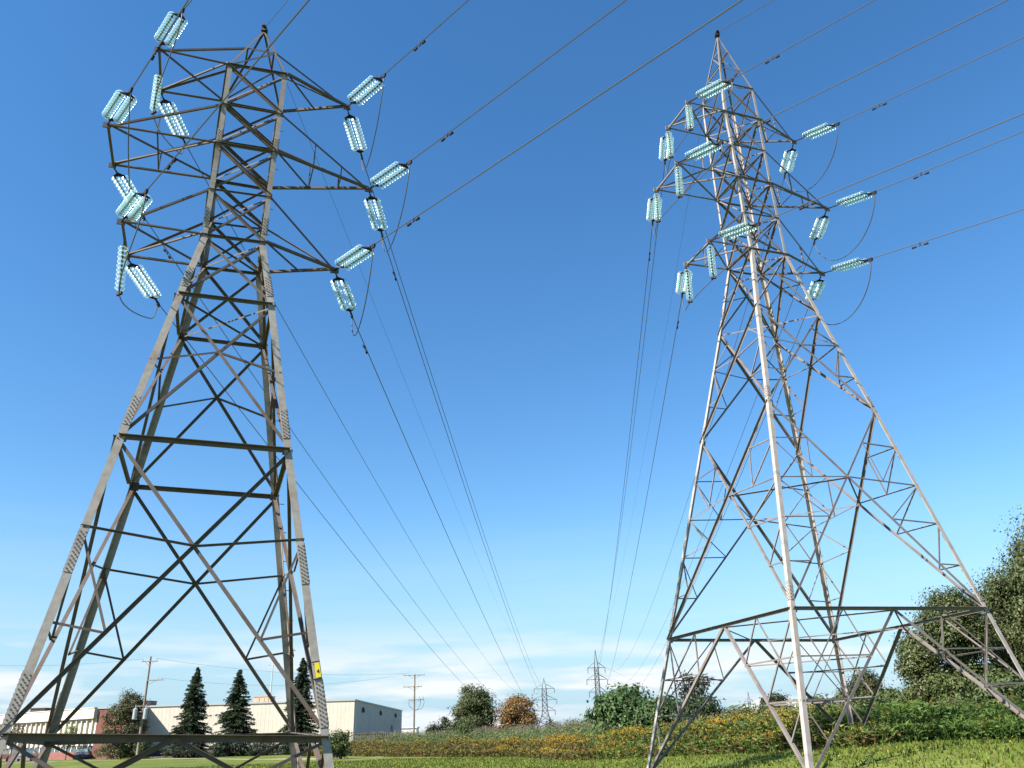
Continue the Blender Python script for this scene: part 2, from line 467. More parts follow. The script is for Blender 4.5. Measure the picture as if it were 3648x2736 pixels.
    for p, q, n, w, off, name, out in br:
        if used[name] < 96:
            used[name] += 1
            mb = MB(); (mb.angle_out if out else mb.angle)(p, q, n, w, off=off, t=max(.008, w*.1)); mb.build(name, steel, root)
        else:
            rest.angle(p, q, n, w, off=off, t=max(.008, w*.1))
    if rest.n: tag(rest.build('lacing_bars', steel, root), kind='stuff')
    # legs with bolted splices
    chain = ['z', 'g'] + lv[::-1]
    for c in CS:
        mb = MB()
        u1 = D['g'+ADJ[c][0]]-D['g'+c]; u2 = D['g'+ADJ[c][1]]-D['g'+c]
        u1[2] = u2[2] = 0; u1 = unit(u1); u2 = unit(u2)
        for i, j in zip(chain[:-1], chain[1:]):
            w = leg_w[0] if D[j+c][2] <= D['1'+c][2]+.1 else leg_w[1]
            mb.legangle(D[i+c], D[j+c], u1, u2, w)
        if c == 'BR':                    # climbing pegs
            for i, j in zip(chain[:-1], chain[1:]):
                a, b = D[i+c], D[j+c]; k = max(1, int(np.linalg.norm(b-a)/.38))
                for h in range(k):
                    if i == 'z' : continue
                    p = L(a, b, (h+.5)/k); w = -u1 if h % 2 else -u2
                    mb.tube([p, p + w*.16], .011, 5)
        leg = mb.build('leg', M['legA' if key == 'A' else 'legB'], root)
        fm = MB(); fz = D['z'+c]; fm.tube([fz + V3(0, 0, -.5), fz + V3(0, 0, .12)], [.38, .33], 16); fm.build('footing', M['concrete'], leg)
        for i, j, t, ln in scheme['splice']:
            a, b = D[i+c], D[j+c]; ax = unit(b-a); m_ = L(a, b, t)
            w = leg_w[0] if a[2] <= D['1'+c][2]+.1 else leg_w[1]
            sp = MB(); bl = MB()
            for ua, ub in ((u1, u2), (u2, u1)):
                nn = unit(np.cross(ax, ua)); nn = nn*(-1 if nn@ub > 0 else 1)
                ua_ = unit(ua-ax*(ua@ax))
                cc = m_ + ua_*w*.5 + nn*.007
                sp.box(cc, (w*.96, .010, ln), ua_, nn, ax)
                rows = int(ln/.095)
                for r_ in range(rows):
                    for s_ in (-1, 0, 1):
                        pos = cc + ax*((r_+.5)/rows-.5)*ln*.94 + ua_*s_*w*.30 + ax*(.045 if s_ == 0 else 0)
                        bl.tube([pos, pos+nn*.015], .015, 6)
            k0 = len(sp.f); sp.add(np.vstack(bl.v), bl.f); sp.build('splice_plate', M['legA' if key == 'A' else 'legB'], leg, second=M['rust'], split=k0)
    # peak struts and cap
    for c in CS:
        mb = MB(); u1 = unit(D[s0+ADJ[c][0]]-D[s0+c]); u2 = unit(D[s0+ADJ[c][1]]-D[s0+c])
        mb.legangle(D[s0+c], tops[c], u1, u2, scheme['peakw'], .011)
        mb.build('peak_strut', steel, root)
    cap = MB(); cap.box(T+V3(0, 0, .0), (.17, .17, .14)); cap.box(T+V3(0, 0, .09), (.10, .30, .05))
    cap.build('peak_cap', M['darkiron'], root)
    # cross arms
    up = scheme['armtop']
    for a, lvn in (('u', '5'), ('m', '3'), ('l', '1')):
        zt = up[lvn]
        topn = (lambda c: L(D[s0+c], T, zt[1]) if zt[0] == 'peak' else D[zt[0]+c])
        eR = unit(D[lvn+'FR']-D[lvn+'FL'])
        cw = scheme['chord']
        # right, pointed
        arm = MB()
        tip = D[a+'R']
        arm.angle(D[lvn+'FR'], tip, V3(0, 0, -1), cw, off=-.01); arm.angle(D[lvn+'BR'], tip, V3(0, 0, -1), cw, off=-.016)
        arm.angle(topn('FR'), tip, fn['FLFR'], cw*.8, off=-.02); arm.angle(topn('BR'), tip, -fn['FLFR'], cw*.8, off=-.026)
        arm.box(tip, (.24, .04, .18), eR, np.cross((0, 0, 1), eR)); 
        ao = arm.build('cross_arm', steel, root)
        ks = (.38, .68) if a == 'm' else (.5,)
        for k in ks:
            fb, bb = L(D[lvn+'FR'], tip, k), L(D[lvn+'BR'], tip, k)
            ft, bt = L(topn('FR'), tip, k), L(topn('BR'), tip, k)
            for p, q, n in ((fb, ft, fn['FLFR']), (bb, bt, -fn['FLFR']), (fb, bb, V3(0, 0, -1))) if key == 'B' or a == 'm' else ():
                x = MB(); x.angle(p, q, n, .036, .006, off=-.03); x.build('arm_brace', steel, ao)
        x = MB(); x.angle(D[lvn+'FR'], L(D[lvn+'BR'], tip, ks[0]), V3(0, 0, -1), .04, .007, off=-.034); x.build('arm_brace', steel, ao)
        # left, square-ended
        arm = MB()
        tf, tb = D[a+'F'], D[a+'B']
        arm.angle(D[lvn+'FL'], tf, V3(0, 0, -1), cw, off=-.01); arm.angle(D[lvn+'BL'], tb, V3(0, 0, -1), cw*1.15, off=-.016)
        arm.angle(topn('FL'), tf, fn['FLFR'], cw*.8, off=-.02); arm.angle(topn('BL'), tb, -fn['FLFR'], cw*.8, off=-.026)
        arm.angle(tf, tb, -eR, cw, off=.004)
        for t_ in (tf, tb): arm.box(t_, (.20, .04, .16), eR, np.cross((0, 0, 1), eR))
        ao = arm.build('cross_arm', steel, root)
        for p, q in ((tf, D[lvn+'BL']), (tb, D[lvn+'FL'])):
            x = MB(); x.angle(p, q, V3(0, 0, -1), .045, .007, off=-.036 if p is tf else -.052); x.build('arm_brace', steel, ao)
        kk = (.45,) if (a == 'm' or key == 'B') else ()
        for k in kk:
            for s_, n in (('F', fn['FLFR']), ('B', -fn['FLFR'])):
                tp = D[a+s_]; x = MB()
                x.angle(L(tp, D[lvn+s_+'L'], k), L(tp, topn(s_+'L'), k) if key == 'B' else L(tp, topn(s_+'L'), k), n, .038, .006, off=-.03); x.build('arm_brace', steel, ao)
            x = MB(); x.angle(L(tf, D[lvn+'FL'], k), L(tb, D[lvn+'BL'], k), V3(0, 0, -1), .038, .006, off=-.07); x.build('arm_brace', steel, ao)
    LAT[key] = (root, D, fn)
    return root

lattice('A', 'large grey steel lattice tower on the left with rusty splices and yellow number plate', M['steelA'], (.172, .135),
        {c: 0.02 for c in CS}, dict(levels=['5', '4', '3', '2', '1', 'a', 'b'],
        x=[('5', '4', .085, .05), ('4', '3', .09, .05), ('3', '2', .09, .05), ('2', '1', .075, .05), ('1', 'a', .075, .062), ('a', 'b', .075, .068), ('b', 'g', .082, .082)],
        h=[('5', .07), ('4', .045), ('3', .07), ('2', .045), ('1', .07), ('a', .085), ('b', .11), ('g', .135)],
        mid=[('a', 'b', .49)], low=[('b', 'g', .343, .663)], ws=.05, base='A', gusset='5 3 1 a b g'.split(), peak=(.48,), peakw=.055, chord=.072,
        armtop={'5': ('peak', .48), '3': ('4', 0), '1': ('2', 0)},
        turn={'54': '1', '43': '1', '32': '1', '21': '1', 'bg': '2'},
        splice=[('4', '3', .768, .42), ('2', '1', .63, .55), ('1', 'a', .70, .68), ('a', 'b', .823, .82), ('b', 'g', .428, .95), ('b', 'g', .889, .95)]))
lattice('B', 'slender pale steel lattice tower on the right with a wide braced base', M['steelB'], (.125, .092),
        {c: float(gz(NODES['B']['g'+c][0], NODES['B']['g'+c][1]))-.05 for c in CS}, dict(levels=['6', '5', '4', '3', '2', '1', 'a', 'b'],
        x=[('6', '5', .05, .04), ('5', '4', .064, .042), ('4', '3', .07, .042), ('3', '2', .07, .042), ('2', '1', .07, .042), ('1', 'a', .068, .060), ('a', 'b', .074, .064), ('b', 'g', .076, .060)],
        h=[('6', .045), ('5', .055), ('4', .042), ('3', .055), ('2', .042), ('1', .055), ('g', .088)],
        mid=[('1', 'a', .51)], low2=[('a', 'b', .34, .67)], big=[('b', 'g')], ws=.034, base='B', gusset='5 3 1 b g'.split(), peak=(.33, .66), peakw=.055, chord=.056,
        armtop={'5': ('6', 0), '3': ('4', 0), '1': ('2', 0)},
        turn={'65': '1', '54': '2', '43': '2', '32': '2', '21': '2', '1a': '2'},
        splice=[('4', '3', .81, .26), ('a', 'b', .905, .40), ('b', 'g', .93, .42)]))
# small bar ties: yellow number plate strapped to the near right leg of the left tower
root, D, fn = LAT['A']
leg_pt = lambda t: D['bFR']*(1-t)+D['gFR']*t
n = fn['FLFR']; ax = unit(D['bFR']-D['gFR']); wx = unit(D['gFL']-D['gFR']); wx = unit(wx-ax*(wx@ax)); nn = unit(np.cross(ax, wx)); nn = nn if nn@n > 0 else -nn
pc = leg_pt(.788) + wx*.070 + nn*.022
pl = MB(); pl.box(pc, (.10, .012, .30), wx, nn, ax)
plate = pl.build('number_plate', M['yellow'], root)
st = MB()
for s_ in (-1, 1):
    st.box(pc+ax*.175*s_+wx*.02, (.17, .020, .018), wx, nn, ax)
st.build('strap', M['darkiron'], plate)
fc = bpy.data.curves.new('digit', 'FONT'); fc.body = '4'; fc.size = .12; fc.extrude = .002; fc.align_x = 'CENTER'; fc.align_y = 'CENTER'
fo = bpy.data.objects.new('digit_tmp', fc); COL.objects.link(fo)
bpy.context.view_layer.update()
dm = bpy.data.meshes.new_from_object(fo.evaluated_get(bpy.context.evaluated_depsgraph_get()))
bpy.data.objects.remove(fo)
dg = bpy.data.objects.new('painted_number', dm); COL.objects.link(dg); dm.materials.clear(); dm.materials.append(M['black'])
dg.parent = root
dg.matrix_local = Matrix.Translation(Vector(pc + nn*.009 - ax*.03 - WORG[root.name])) @ Matrix([[-wx[i], ax[i], nn[i], 0] for i in range(3)]+[[0, 0, 0, 1]])
dg.parent = plate

# ------------------------------------------------------------------ insulator strings, jumpers, conductors
def lathe(prof, k=20):
    mb = MB(); V = []
    for x, r in prof:
        for j in range(k):
            g = 2*math.pi*j/k; V.append((x, r*math.cos(g), r*math.sin(g)))
    n = len(prof)
    mb.add(V, [(i*k+j, i*k+(j+1) % k, (i+1)*k+(j+1) % k, (i+1)*k+j) for i in range(n-1) for j in range(k)])
    return mb
dmb = lathe([(.036, .040), (.040, .075), (.052, .108), (.066, .123), (.074, .121), (.068, .106), (.078, .098), (.066, .084), (.074, .064), (.060, .045)], 16)
me = bpy.data.meshes.new('glass_disc'); me.from_pydata(np.vstack(dmb.v).tolist(), [], dmb.f); me.materials.append(M['glass']); me.materials.append(M['rim_glass'])
for k_, p_ in enumerate(me.polygons): p_.material_index = 1 if 2 <= k_//16 <= 3 else 0
me.polygons.foreach_set('use_smooth', [True]*len(me.polygons)); DISC = me
cmb = lathe([(-.012, .001), (-.01, .026), (.03, .033), (.045, .030), (.05, .016), (.13, .013), (.14, .001)], 8)
me = bpy.data.meshes.new('disc_cap'); me.from_pydata(np.vstack(cmb.v).tolist(), [], cmb.f); me.materials.append(M['darkiron'])
me.polygons.foreach_set('use_smooth', [True]*len(me.polygons)); CAP = me
PITCHD = .146
def child(name, me, par, loc, rot=None):
    o = bpy.data.objects.new(name, me); COL.objects.link(o); o.parent = par
    if rot is not None: o.matrix_local = Matrix.Translation(Vector(loc)) @ rot
    else: o.location = Vector(loc)
    return o
def string(S, E, double, label, group):
    S = np.array(S); E = np.array(E); L_ = np.linalg.norm(E-S); x = (E-S)/L_
    ref = V3(0, 0, 1) if double else V3(0.3, .9, 0.1)
    y = unit(np.cross(ref, x)); z = np.cross(x, y)
    root = empty('insulator_string', S, label, 'insulator', group)
    rot = Matrix([[x[i], y[i], z[i], 0] for i in range(3)]+[[0, 0, 0, 1]])
    nd = 10
    if double:
        tail = .30; y1 = L_-tail; d1 = y1-.10; d0 = d1-nd*PITCHD; y0 = d0-.10
        lk = MB(); k = max(3, int(y0/.07))
        for i in range(k):
            p = S + x*y0*(i+.5)/k; w = (y if i % 2 else z)
            lk.box(p, (y0/k*1.3, .045, .016), x, w, np.cross(x, w))
        lk.build('shackle_chain', M['darkiron'], root)
        for a, s_ in ((y0, 1), (y1, -1)):
            c = S+x*a; yk = MB()
            sec = [c - x*.09*s_, c + x*.06*s_ + y*.185, c + x*.085*s_ + y*.17, c + x*.085*s_ - y*.17, c + x*.06*s_ - y*.185]
            yk.prism([q-c for q in sec], c - z*.012, c + z*.012)
            yk.build('yoke_plate', M['darkiron'], root)
        cl = MB(); cl.tube([S+x*y1, S+x*(y1+.12), E, E+x*.06], [.022, .03, .036, .03], 8)
        cl.box(E - z*.04, (.16, .05, .10), x, y, z)
        cl.build('dead_end_clamp', M['darkiron'], root)
        offs = (-.145, .145)
    else:
        d0 = L_-nd*PITCHD-.10; offs = (0.,)
        lk = MB(); lk.tube([S, S+x*(d0+.02)], .014, 6); lk.tube([S+x*(d0+nd*PITCHD), E], .02, 6); lk.box(E, (.08, .16, .06), x, y, z)
        lk.build('hanger_rod', M['darkiron'], root)
    for o_ in offs:
        for i in range(nd):
            p = x*(d0+i*PITCHD) + y*o_
            child('glass_disc', DISC, root, p, rot)
            cp = child('disc_cap', CAP, root, p, rot)
    return root
def onsphere(S, L_, px, sign):
    d = ray(*px); v = S-EYEP; b = d@v; c = v@v-L_*L_; disc = b*b-c
    return EYEP + d*(b + sign*math.sqrt(max(disc, 0)))
def Zf(ox, oy, s): return lambda x, y: (ox+s*x, oy+s*y)
A1 = Zf(300, 0, .5425); A2 = Zf(300, 750, .5425); PV = Zf(0, 0, 3648/2212)
B1 = Zf(2250, 50, .4521); B2 = Zf(2250, 700, .4521); PP = Zf(2350, 100, .22604); PQ = Zf(2350, 450, .22604); PR = Zf(2350, 800, .27125)
FW = dict(A=dict(uF=A1(650, 65), mF=A1(310, 585), lF=A1(410, 1250), uR=A1(1970, 490), mR=A1(2140, 1060), lR=A2(1900, 225)),
          B=dict(uF=B1(790, 515), mF=B1(710, 1005), lF=B2(1000, 210), uR=B1(1625, 860), mR=B1(1915, 1400), lR=B2(1885, 490)))
BK = dict(A=dict(uB=A1(665, 945), mB=A1(392, 1425), lB=A2(487, 610), uR=A1(1825, 1035), mR=A2(1958, 165), lR=A2(1758, 690)),
          B=dict(uB=B1(262, 1180), mB=B2(165, 220), lB=B2(397, 790), uR=B1(1205, 1280), mR=B2(1437, 365), lR=B2(1408, 840)))
EX = dict(A=dict(uF=A1(705, 0), mF=A1(450, 365), lF=A1(1480, 0), uR=PV(1012, 0), mR=PV(1355, 0), lR=PV(1610, 0)),
          B=dict(uF=B1(1720, 0), mF=PV(2180, 0), lF=B1(2212, 1150), uR=B1(2212, 590), mR=B1(2212, 1280), lR=B2(2212, 385)))
DF = dict(A=dict(uR=PV(905, 90), mR=PV(965, 287), lR=PV(893, 472), mF=PV(335, 108), lF=PV(372, 345)),
          B=dict(uF=PV(1670, 127), mF=B1(1040, 860), lF=B1(1390, 1500), uR=PV(1900, 227), mR=PV(1990, 377), lR=PV(1988, 527)))
DB = dict(A=dict(mR=PV(854, 590), lR=PV(791, 748), mB=PV(363, 543)), B=dict(mB=PV(1403, 550), lB=PV(1464, 697), uR=PV(1731, 515), mR=PV(1729, 712)))
FAR = dict(A=at(1937, 2417, 360), B=at(2120, 2315, 300))
FARM = [((4.0, 4.2), (8.3, 5.0), (12.4, 4.2)), ((5.9, 3.0), (9.8, 3.6), (13.8, 3.0))]    # drop from the top and reach of the three arms
LVN = dict(u='upper', m='middle', l='lower')
TWN = dict(A='left tower', B='right tower')
def project(P):
    v = np.atleast_2d(P)-EYEP; d = v@W_
    return np.stack([1824+FPX*(v@R_)/d, 1368-FPX*(v@U_)/d], -1)
def damper(P, i, par):                   # dumb-bell shaped vibration damper clipped under the wire
    t = unit(P[i+1]-P[i]); c = P[i]; dn = unit(V3(0, 0, -1)+t*t[2])
    mb = MB(); mb.box(c+dn*.045, (.05, .03, .12), t, np.cross(t, dn), dn)
    mb.tube([c+dn*.10-t*.2, c+dn*.10+t*.2], .007, 5)
    for s_ in (-1, 1): mb.tube([c+dn*.10+t*s_*.12, c+dn*.10+t*s_*.25], [.03, .038], 8)
    mb.build('vibration_damper', M['darkiron'], par)
def conductor(P, dpx, label, r, group):
    root = empty('overhead_wire', P[0], label, 'power line', group)
    mb = MB(); mb.tube(P, r, 5); mb.build('cable', M['wire'], root)
    if dpx is not None:
        seg = []
        for a, b in zip(P[:-1], P[1:]):
            if np.linalg.norm(a-P[0]) > 14: break
            for t in np.linspace(0, 1, 40, endpoint=False): seg.append(a*(1-t)+b*t)
        seg = np.array(seg); q = project(seg); i = int(np.linalg.norm(q-np.array(dpx), axis=1).argmin()); i = min(max(i, 3), len(seg)-2)
        damper(seg, i, root)
def sagline(a, b, sag, n=60):
    t = np.linspace(0, 1, n)**1.6; t = t[:, None]
    P = a+(b-a)*t; P[:, 2] -= 4*sag*(t*(1-t))[:, 0]
    return P
def distant_tip(F, k):
    z, L_ = FARM[0 if F[1] > 330 else 1]['uml'.index(k[0])]
    return V3(F[0] + L_*(1 if k[1] == 'R' else -1), F[1]-2, F[2]-z)
ENDS = {}
for tk in 'AB':
    root, D, fn = LAT[tk]
    for k, px in FW[tk].items():
        E_ = onsphere(D[k], 2.35 if tk == 'A' else 2.75, px, -1); ENDS[tk+'f'+k] = E_
        side = 'right' if k[1] == 'R' else 'left'
        string(D[k], E_, True, f"double row of green glass discs reaching forward off the {TWN[tk]}'s {LVN[k[0]]} {side} arm", 'glass insulator strings')
        # conductor running overhead behind the viewer
        slope = -.10; r_ = ray(*EX[tk][k]); d0 = 4.
        for _ in range(30):
            t = (E_[2]+slope*d0-EYE)/r_[2]; X = EYEP+r_*t; d0 = np.linalg.norm((X-E_)[:2])
        hd = unit(V3(X[0]-E_[0], X[1]-E_[1], 0))
        s = np.linspace(0, 1, 40)**1.7*150
        P = E_ + hd*s[:, None]; P[:, 2] += slope*s + .00035*s*s
        conductor(P, DF[tk].get(k), f"wire running forward overhead from the {TWN[tk]}'s {LVN[k[0]]} {side} arm", .016, 'overhead wires')
    for k, px in BK[tk].items():
        E_ = onsphere(D[k], 2.35 if tk == 'A' else 2.5, px, 1); ENDS[tk+'b'+k] = E_
        side = 'right' if k[1] == 'R' else 'left'
        string(D[k], E_, True, f"double row of sparkling glass discs pulled back off the {TWN[tk]}'s {LVN[k[0]]} {side} arm", 'glass insulator strings')
        P = sagline(E_, distant_tip(FAR[tk], k[0]+('R' if side == 'right' else 'L')), 8.0)
        conductor(P, DB[tk].get(k), f"wire sagging away to the distance from the {TWN[tk]}'s {LVN[k[0]]} {side} arm", .015, 'overhead wires')
def single(S, px, label):
    d = ray(*px); tgt = S+V3(0, 0, -1.80); t = d@(tgt-EYEP); E_ = EYEP+d*t
    E_ = S+unit(E_-S)*1.80
    string(S, E_, False, label, 'glass insulator strings')
    return E_
J = {}
for a, px in (('u', A1(462, 695)), ('l', A2(237, 468))):
    D = LAT['A'][1]; S = (D[a+'F']+D[a+'B'])/2
    J['A'+a] = [single(S, px, f"single hanging row of glass discs at the end of the left tower's {LVN[a]} left arm")]
for a, p1, p2 in (('u', PP(480, 1490), B1(306, 1072)), ('m', PQ(310, 965), B1(206, 1560)), ('l', PR(690, 540), PR(385, 855))):
    D = LAT['B'][1]
    J['B'+a] = [single(D[a+'F']+V3(0, 0, -.05), p1, f"single hanging glass disc row under the near corner of the right tower's {LVN[a]} left arm"),
                single(D[a+'B']+V3(0, 0, -.05), p2, f"single hanging glass disc row under the far corner of the right tower's {LVN[a]} left arm")]
for tk in 'AB':
    for a in 'uml':
        for side, fk, bk in (('left', a+'F', a+'B'), ('right', a+'R', a+'R')):
            p0, p3 = ENDS[tk+'f'+fk], ENDS[tk+'b'+bk]
            if side == 'left' and tk+a in J:
                mids = J[tk+a]
                P = catmull([p0, p0+(mids[0]-p0)*.12+V3(0, 0, -.45)] + [m+V3(0, 0, -.03) for m in mids] + [p3+(mids[-1]-p3)*.16+V3(0, 0, -.55), p3])
            else:
                h = 1.9 if tk == 'A' else 2.1
                P = bez(p0, p0+(p3-p0)*.10+V3(0, 0, -h*.9), p0+(p3-p0)*.90+V3(0, 0, -h*1.05), p3, 26)
            mb = MB(); mb.tube(P, .016, 6)
            tag(mb.build('jumper_cable', M['wire']), f"slack loop of black cable joining both sides of the {TWN[tk]}'s {LVN[a]} {side} arm", 'cable', 'jumper cables')
# shield wires on the two peaks
for tk, exf in (('A', A1(1340, 0)), ('B', PV(1672, 0))):
    T = LAT[tk][1]['topC']+V3(0, 0, .12)
    r_ = ray(*exf); d0 = 3.
    for _ in range(30):
        X = EYEP+r_*((T[2]-.08*d0-EYE)/r_[2]); d0 = np.linalg.norm((X-T)[:2])
    hd = unit(V3(X[0]-T[0], X[1]-T[1], 0)); s = np.linspace(0, 1, 30)**1.7*150
    P = T+hd*s[:, None]; P[:, 2] += -.08*s+.0003*s*s
    conductor(P, None, f"thin shield wire running forward from the very top of the {TWN[tk]}", .009 if tk == 'A' else .016, 'overhead wires')
    P = sagline(T, FAR[tk]+V3(0, 0, 0), 6.0)
    conductor(P, None, f"thin shield wire trailing away from the very top of the {TWN[tk]}", .007, 'overhead wires')

# ------------------------------------------------------------------ distant towers of the same lines
def far_tower(T, h, arms, label, rot=.06, w=.20):
    g = float(T[2]-h); c = V3(T[0], T[1], g)
    root = empty('lattice_tower', c, label, 'transmission tower', 'towers fading into the distance')
    e1 = V3(math.cos(rot), math.sin(rot), 0); e2 = V3(-math.sin(rot), math.cos(rot), 0)
    k_ = arms[0][1]/3.0
    a1, a2, a3 = [h-a[0] for a in arms]
    zs = [0, a3*.30, a3*.55, a3*.78, a3, (a2+a3)/2, a2, (a1+a2)/2, a1]
    ws = [2.9*k_, 2.25*k_, 1.65*k_, 1.05*k_, .72*k_, .70*k_, .68*k_, .66*k_, .64*k_]
    cor = lambda i, a, b: c+e1*a*ws[i]+e2*b*ws[i]+V3(0, 0, zs[i])
    body = MB()
    sg = ((-1, -1), (1, -1), (1, 1), (-1, 1))
    for i in range(len(zs)-1):
        for k in range(4):
            a, b = sg[k], sg[(k+1) % 4]
            body.tube([cor(i, *a), cor(i+1, *a)], w*.55, 4)
            body.tube([cor(i, *a), cor(i+1, *b)], w*.30, 4); body.tube([cor(i, *b), cor(i+1, *a)], w*.30, 4); body.tube([cor(i+1, *a), cor(i+1, *b)], w*.28, 4)
    top = c+V3(0, 0, h)
    for k in range(4): body.tube([cor(len(zs)-1, *sg[k]), top], w*.4, 4)
    body.build('mast', M['farsteel'], root)
    for i, (dz, L_) in zip((8, 6, 4), arms):
        for sd in (-1, 1):
            tip = c+e1*sd*L_+V3(0, 0, zs[i]); am = MB()
            for b in (-1, 1):
                am.tube([cor(i, sd, b), tip], w*.35, 4)
                am.tube([cor(i, sd, b)+V3(0, 0, 1.7), tip], w*.3, 4)
            am.tube([tip, tip+V3(0, 0, -1.8)], .11, 5)
            am.build('cross_arm', M['farsteel'], root)
    return root
far_tower(FAR['A'], 21.8, FARM[0], 'small distant lattice tower rising behind the orange leaved tree')
far_tower(FAR['B'], 27.2, FARM[1], 'small distant lattice tower rising behind the rounded green thicket')
T3 = at(2664, 2462, 520); T4 = at(2686, 2515, 640)
far_tower(T3, T3[2], FARM[1], 'tiny far lattice tower seen through the base of the right tower, the taller one')
far_tower(T4, T4[2], FARM[1], 'tiny far lattice tower seen through the base of the right tower, the shorter one')
for k in ('uL', 'uR', 'mL', 'mR', 'lL', 'lR'):
    P = sagline(distant_tip(FAR['B'], k), T3 + V3((-3 if k[1] == 'L' else 3), 0, {'u': -2.8, 'm': -5.9, 'l': -9}[k[0]]), 7.0, 30)
    conductor(P, None, f"far wire linking two distant towers, {LVN[k[0]]} {'left' if k[1]=='L' else 'right'} side", .02, 'far wires low over the horizon')

# ------------------------------------------------------------------ ground
def grid(xs, ys, name, mat_, dz=0., kind='structure', label=None, cat=None):
    X, Y = np.meshgrid(xs, ys); Z = gz(X, Y)+dz
    V = np.stack([X, Y, Z], -1).reshape(-1, 3); nx = len(xs)
    F = [(j*nx+i, j*nx+i+1, (j+1)*nx+i+1, (j+1)*nx+i) for j in range(len(ys)-1) for i in range(nx-1)]
    mb = MB(); mb.add(V, F); o = mb.build(name, mat_, None, smooth=True); o['kind'] = kind
    return o
xs = np.concatenate([-np.geomspace(4000, 62, 16), np.linspace(-60, 60, 121), np.geomspace(62, 4000, 16)])
ys = np.concatenate([-np.geomspace(400, 12, 8), np.linspace(-10, 110, 121), np.geomspace(112, 6000, 22)])
gm = mat('mown_grass', (.085, .13, .026), .9, var=.28, vscale=.13, col2=(.17, .18, .034), thresh=(.35, .7), bump=.6, bscale=9, spec=.1)
grid(xs, ys, 'ground', gm)
EDGE = [ghit(*p) for p in ((1130, 2693), (1450, 2696), (1824, 2697), (2330, 2699), (2700, 2681), (3055, 2663), (3350, 2646), (3648, 2634))]
EX_ = np.array([p[0] for p in EDGE]); EY_ = np.array([p[1] for p in EDGE])
def edge_y(x):                          # where the mown grass stops and the weeds begin
    x = np.asarray(x, float)
    y = np.interp(x, EX_, EY_)
    return np.where(x > EX_[-1], EY_[-1]-(x-EX_[-1])*.5, y)
a, b = ghit(560, 2704), ghit(1130, 2704)
tr = MB(); P = [V3(-70, a[1]+2, 0), a, (a+b)/2, b, V3(b[0]+6, b[1]+.3, 0)]
Q = catmull(P, 10); V = []
for p in Q:
    for w in (-1.3, 1.3): V.append((p[0], p[1]+w, float(gz(p[0], p[1]+w))+.012))
tr.add(V, [(2*i, 2*i+2, 2*i+3, 2*i+1) for i in range(len(Q)-1)])
tr.build('path', M['track'])['kind'] = 'structure'
sk = at(60, 2690, 135)
pk = MB(); pk.box((sk[0]+4, 131, .012), (60, 12, .012)); pk.build('road', mat('parking_asphalt', (.14, .135, .13), .9, var=.1, vscale=1, col2=(.11, .11, .11)))['kind'] = 'structure'

# ------------------------------------------------------------------ foliage
def colmesh(name, V, F, C, material, parent=None):       # V (n,3), F (m,k) quads or tris, C (m,3) one colour per face
    me = bpy.data.meshes.new(name)
    org = WORG.get(parent.name, np.zeros(3)) if parent else np.zeros(3)
    V = V - org; k = F.shape[1]; m = len(F)
    me.vertices.add(len(V)); me.vertices.foreach_set('co', V.astype(np.float32).ravel())
    me.loops.add(m*k); me.loops.foreach_set('vertex_index', F.astype(np.int32).ravel())
    me.polygons.add(m); me.polygons.foreach_set('loop_start', np.arange(0, m*k, k, dtype=np.int32))
    me.polygons.foreach_set('loop_total', np.full(m, k, dtype=np.int32))
    me.update(calc_edges=True)
    a = me.color_attributes.new('Col', 'FLOAT_COLOR', 'CORNER')
    c4 = np.ones((m, 4), np.float32); c4[:, :3] = C
    a.data.foreach_set('color', np.repeat(c4, k, 0).ravel())
    me.materials.append(material)
    o = bpy.data.objects.new(name, me); COL.objects.link(o)
    if parent: o.parent = parent; WORG[o.name] = org
    return o
def leafcards(P, size, droop=.3, asp=.62, Nn=None):
    n = len(P)
    t = rng.normal(size=(n, 3)); t[:, 2] -= droop*2
    if Nn is not None: t -= Nn*(t*Nn).sum(1)[:, None]
    t /= np.linalg.norm(t, axis=1)[:, None]
    u = rng.normal(size=(n, 3)) if Nn is None else np.cross(t, Nn)+rng.normal(size=(n, 3))*.12
    u -= t*(u*t).sum(1)[:, None]; u /= np.linalg.norm(u, axis=1)[:, None]
    s = size*rng.uniform(.55, 1.35, n)[:, None]
    V = np.stack([P-t*s*.5, P+u*s*asp*.5, P+t*s*.5, P-u*s*asp*.5], 1).reshape(-1, 3)
    F = np.arange(4*n).reshape(n, 4)
    return V, F
def cols(n, base, var=.22, alts=()):
    base = np.array(base); C = np.repeat(base[None], n, 0)
    for a, pr in alts:
        m = rng.random(n) < pr; C[m] = np.array(a)
    v = rng.lognormal(0, var, n)[:, None]
    C = C*v*rng.normal(1, .06, (n, 3))*.78
    return np.clip(C, .003, 1)
def crown_points(lobes, nclump, per, cs, shell=.55):
    pts = []; nrm = []; W = np.array([l[3]*l[4]*l[5] for l in lobes]); W = W**.67/np.sum(W**.67)
    cid = []
    for i, l in enumerate(lobes):
        k = max(4, int(nclump*W[i]))
        d = rng.normal(size=(k, 3)); d /= np.linalg.norm(d, axis=1)[:, None]
        r = shell+(1-shell)*rng.random(k)**.6; r *= rng.uniform(.74, 1.13, k)
        c = np.array(l[:3])+d*r[:, None]*np.array(l[3:6])
        for q in c:
            sz = cs*rng.uniform(.6, 1.35); m = int(per*rng.uniform(.6, 1.4))
            pts.append(q+np.clip(rng.normal(size=(m, 3)), -1.7, 1.7)*sz*np.array([1, 1, .7])*.42)
            v_ = pts[-1]-q; v_ = v_/(np.linalg.norm(v_, axis=1)[:, None]+1e-6); w_ = unit(q-np.array(l[:3]))
            v_ = v_*.75+w_*.55+V3(0, 0, .30)+rng.normal(size=(m, 3))*.38; nrm.append(v_/np.linalg.norm(v_, axis=1)[:, None])
    return np.vstack(pts), np.vstack(nrm)
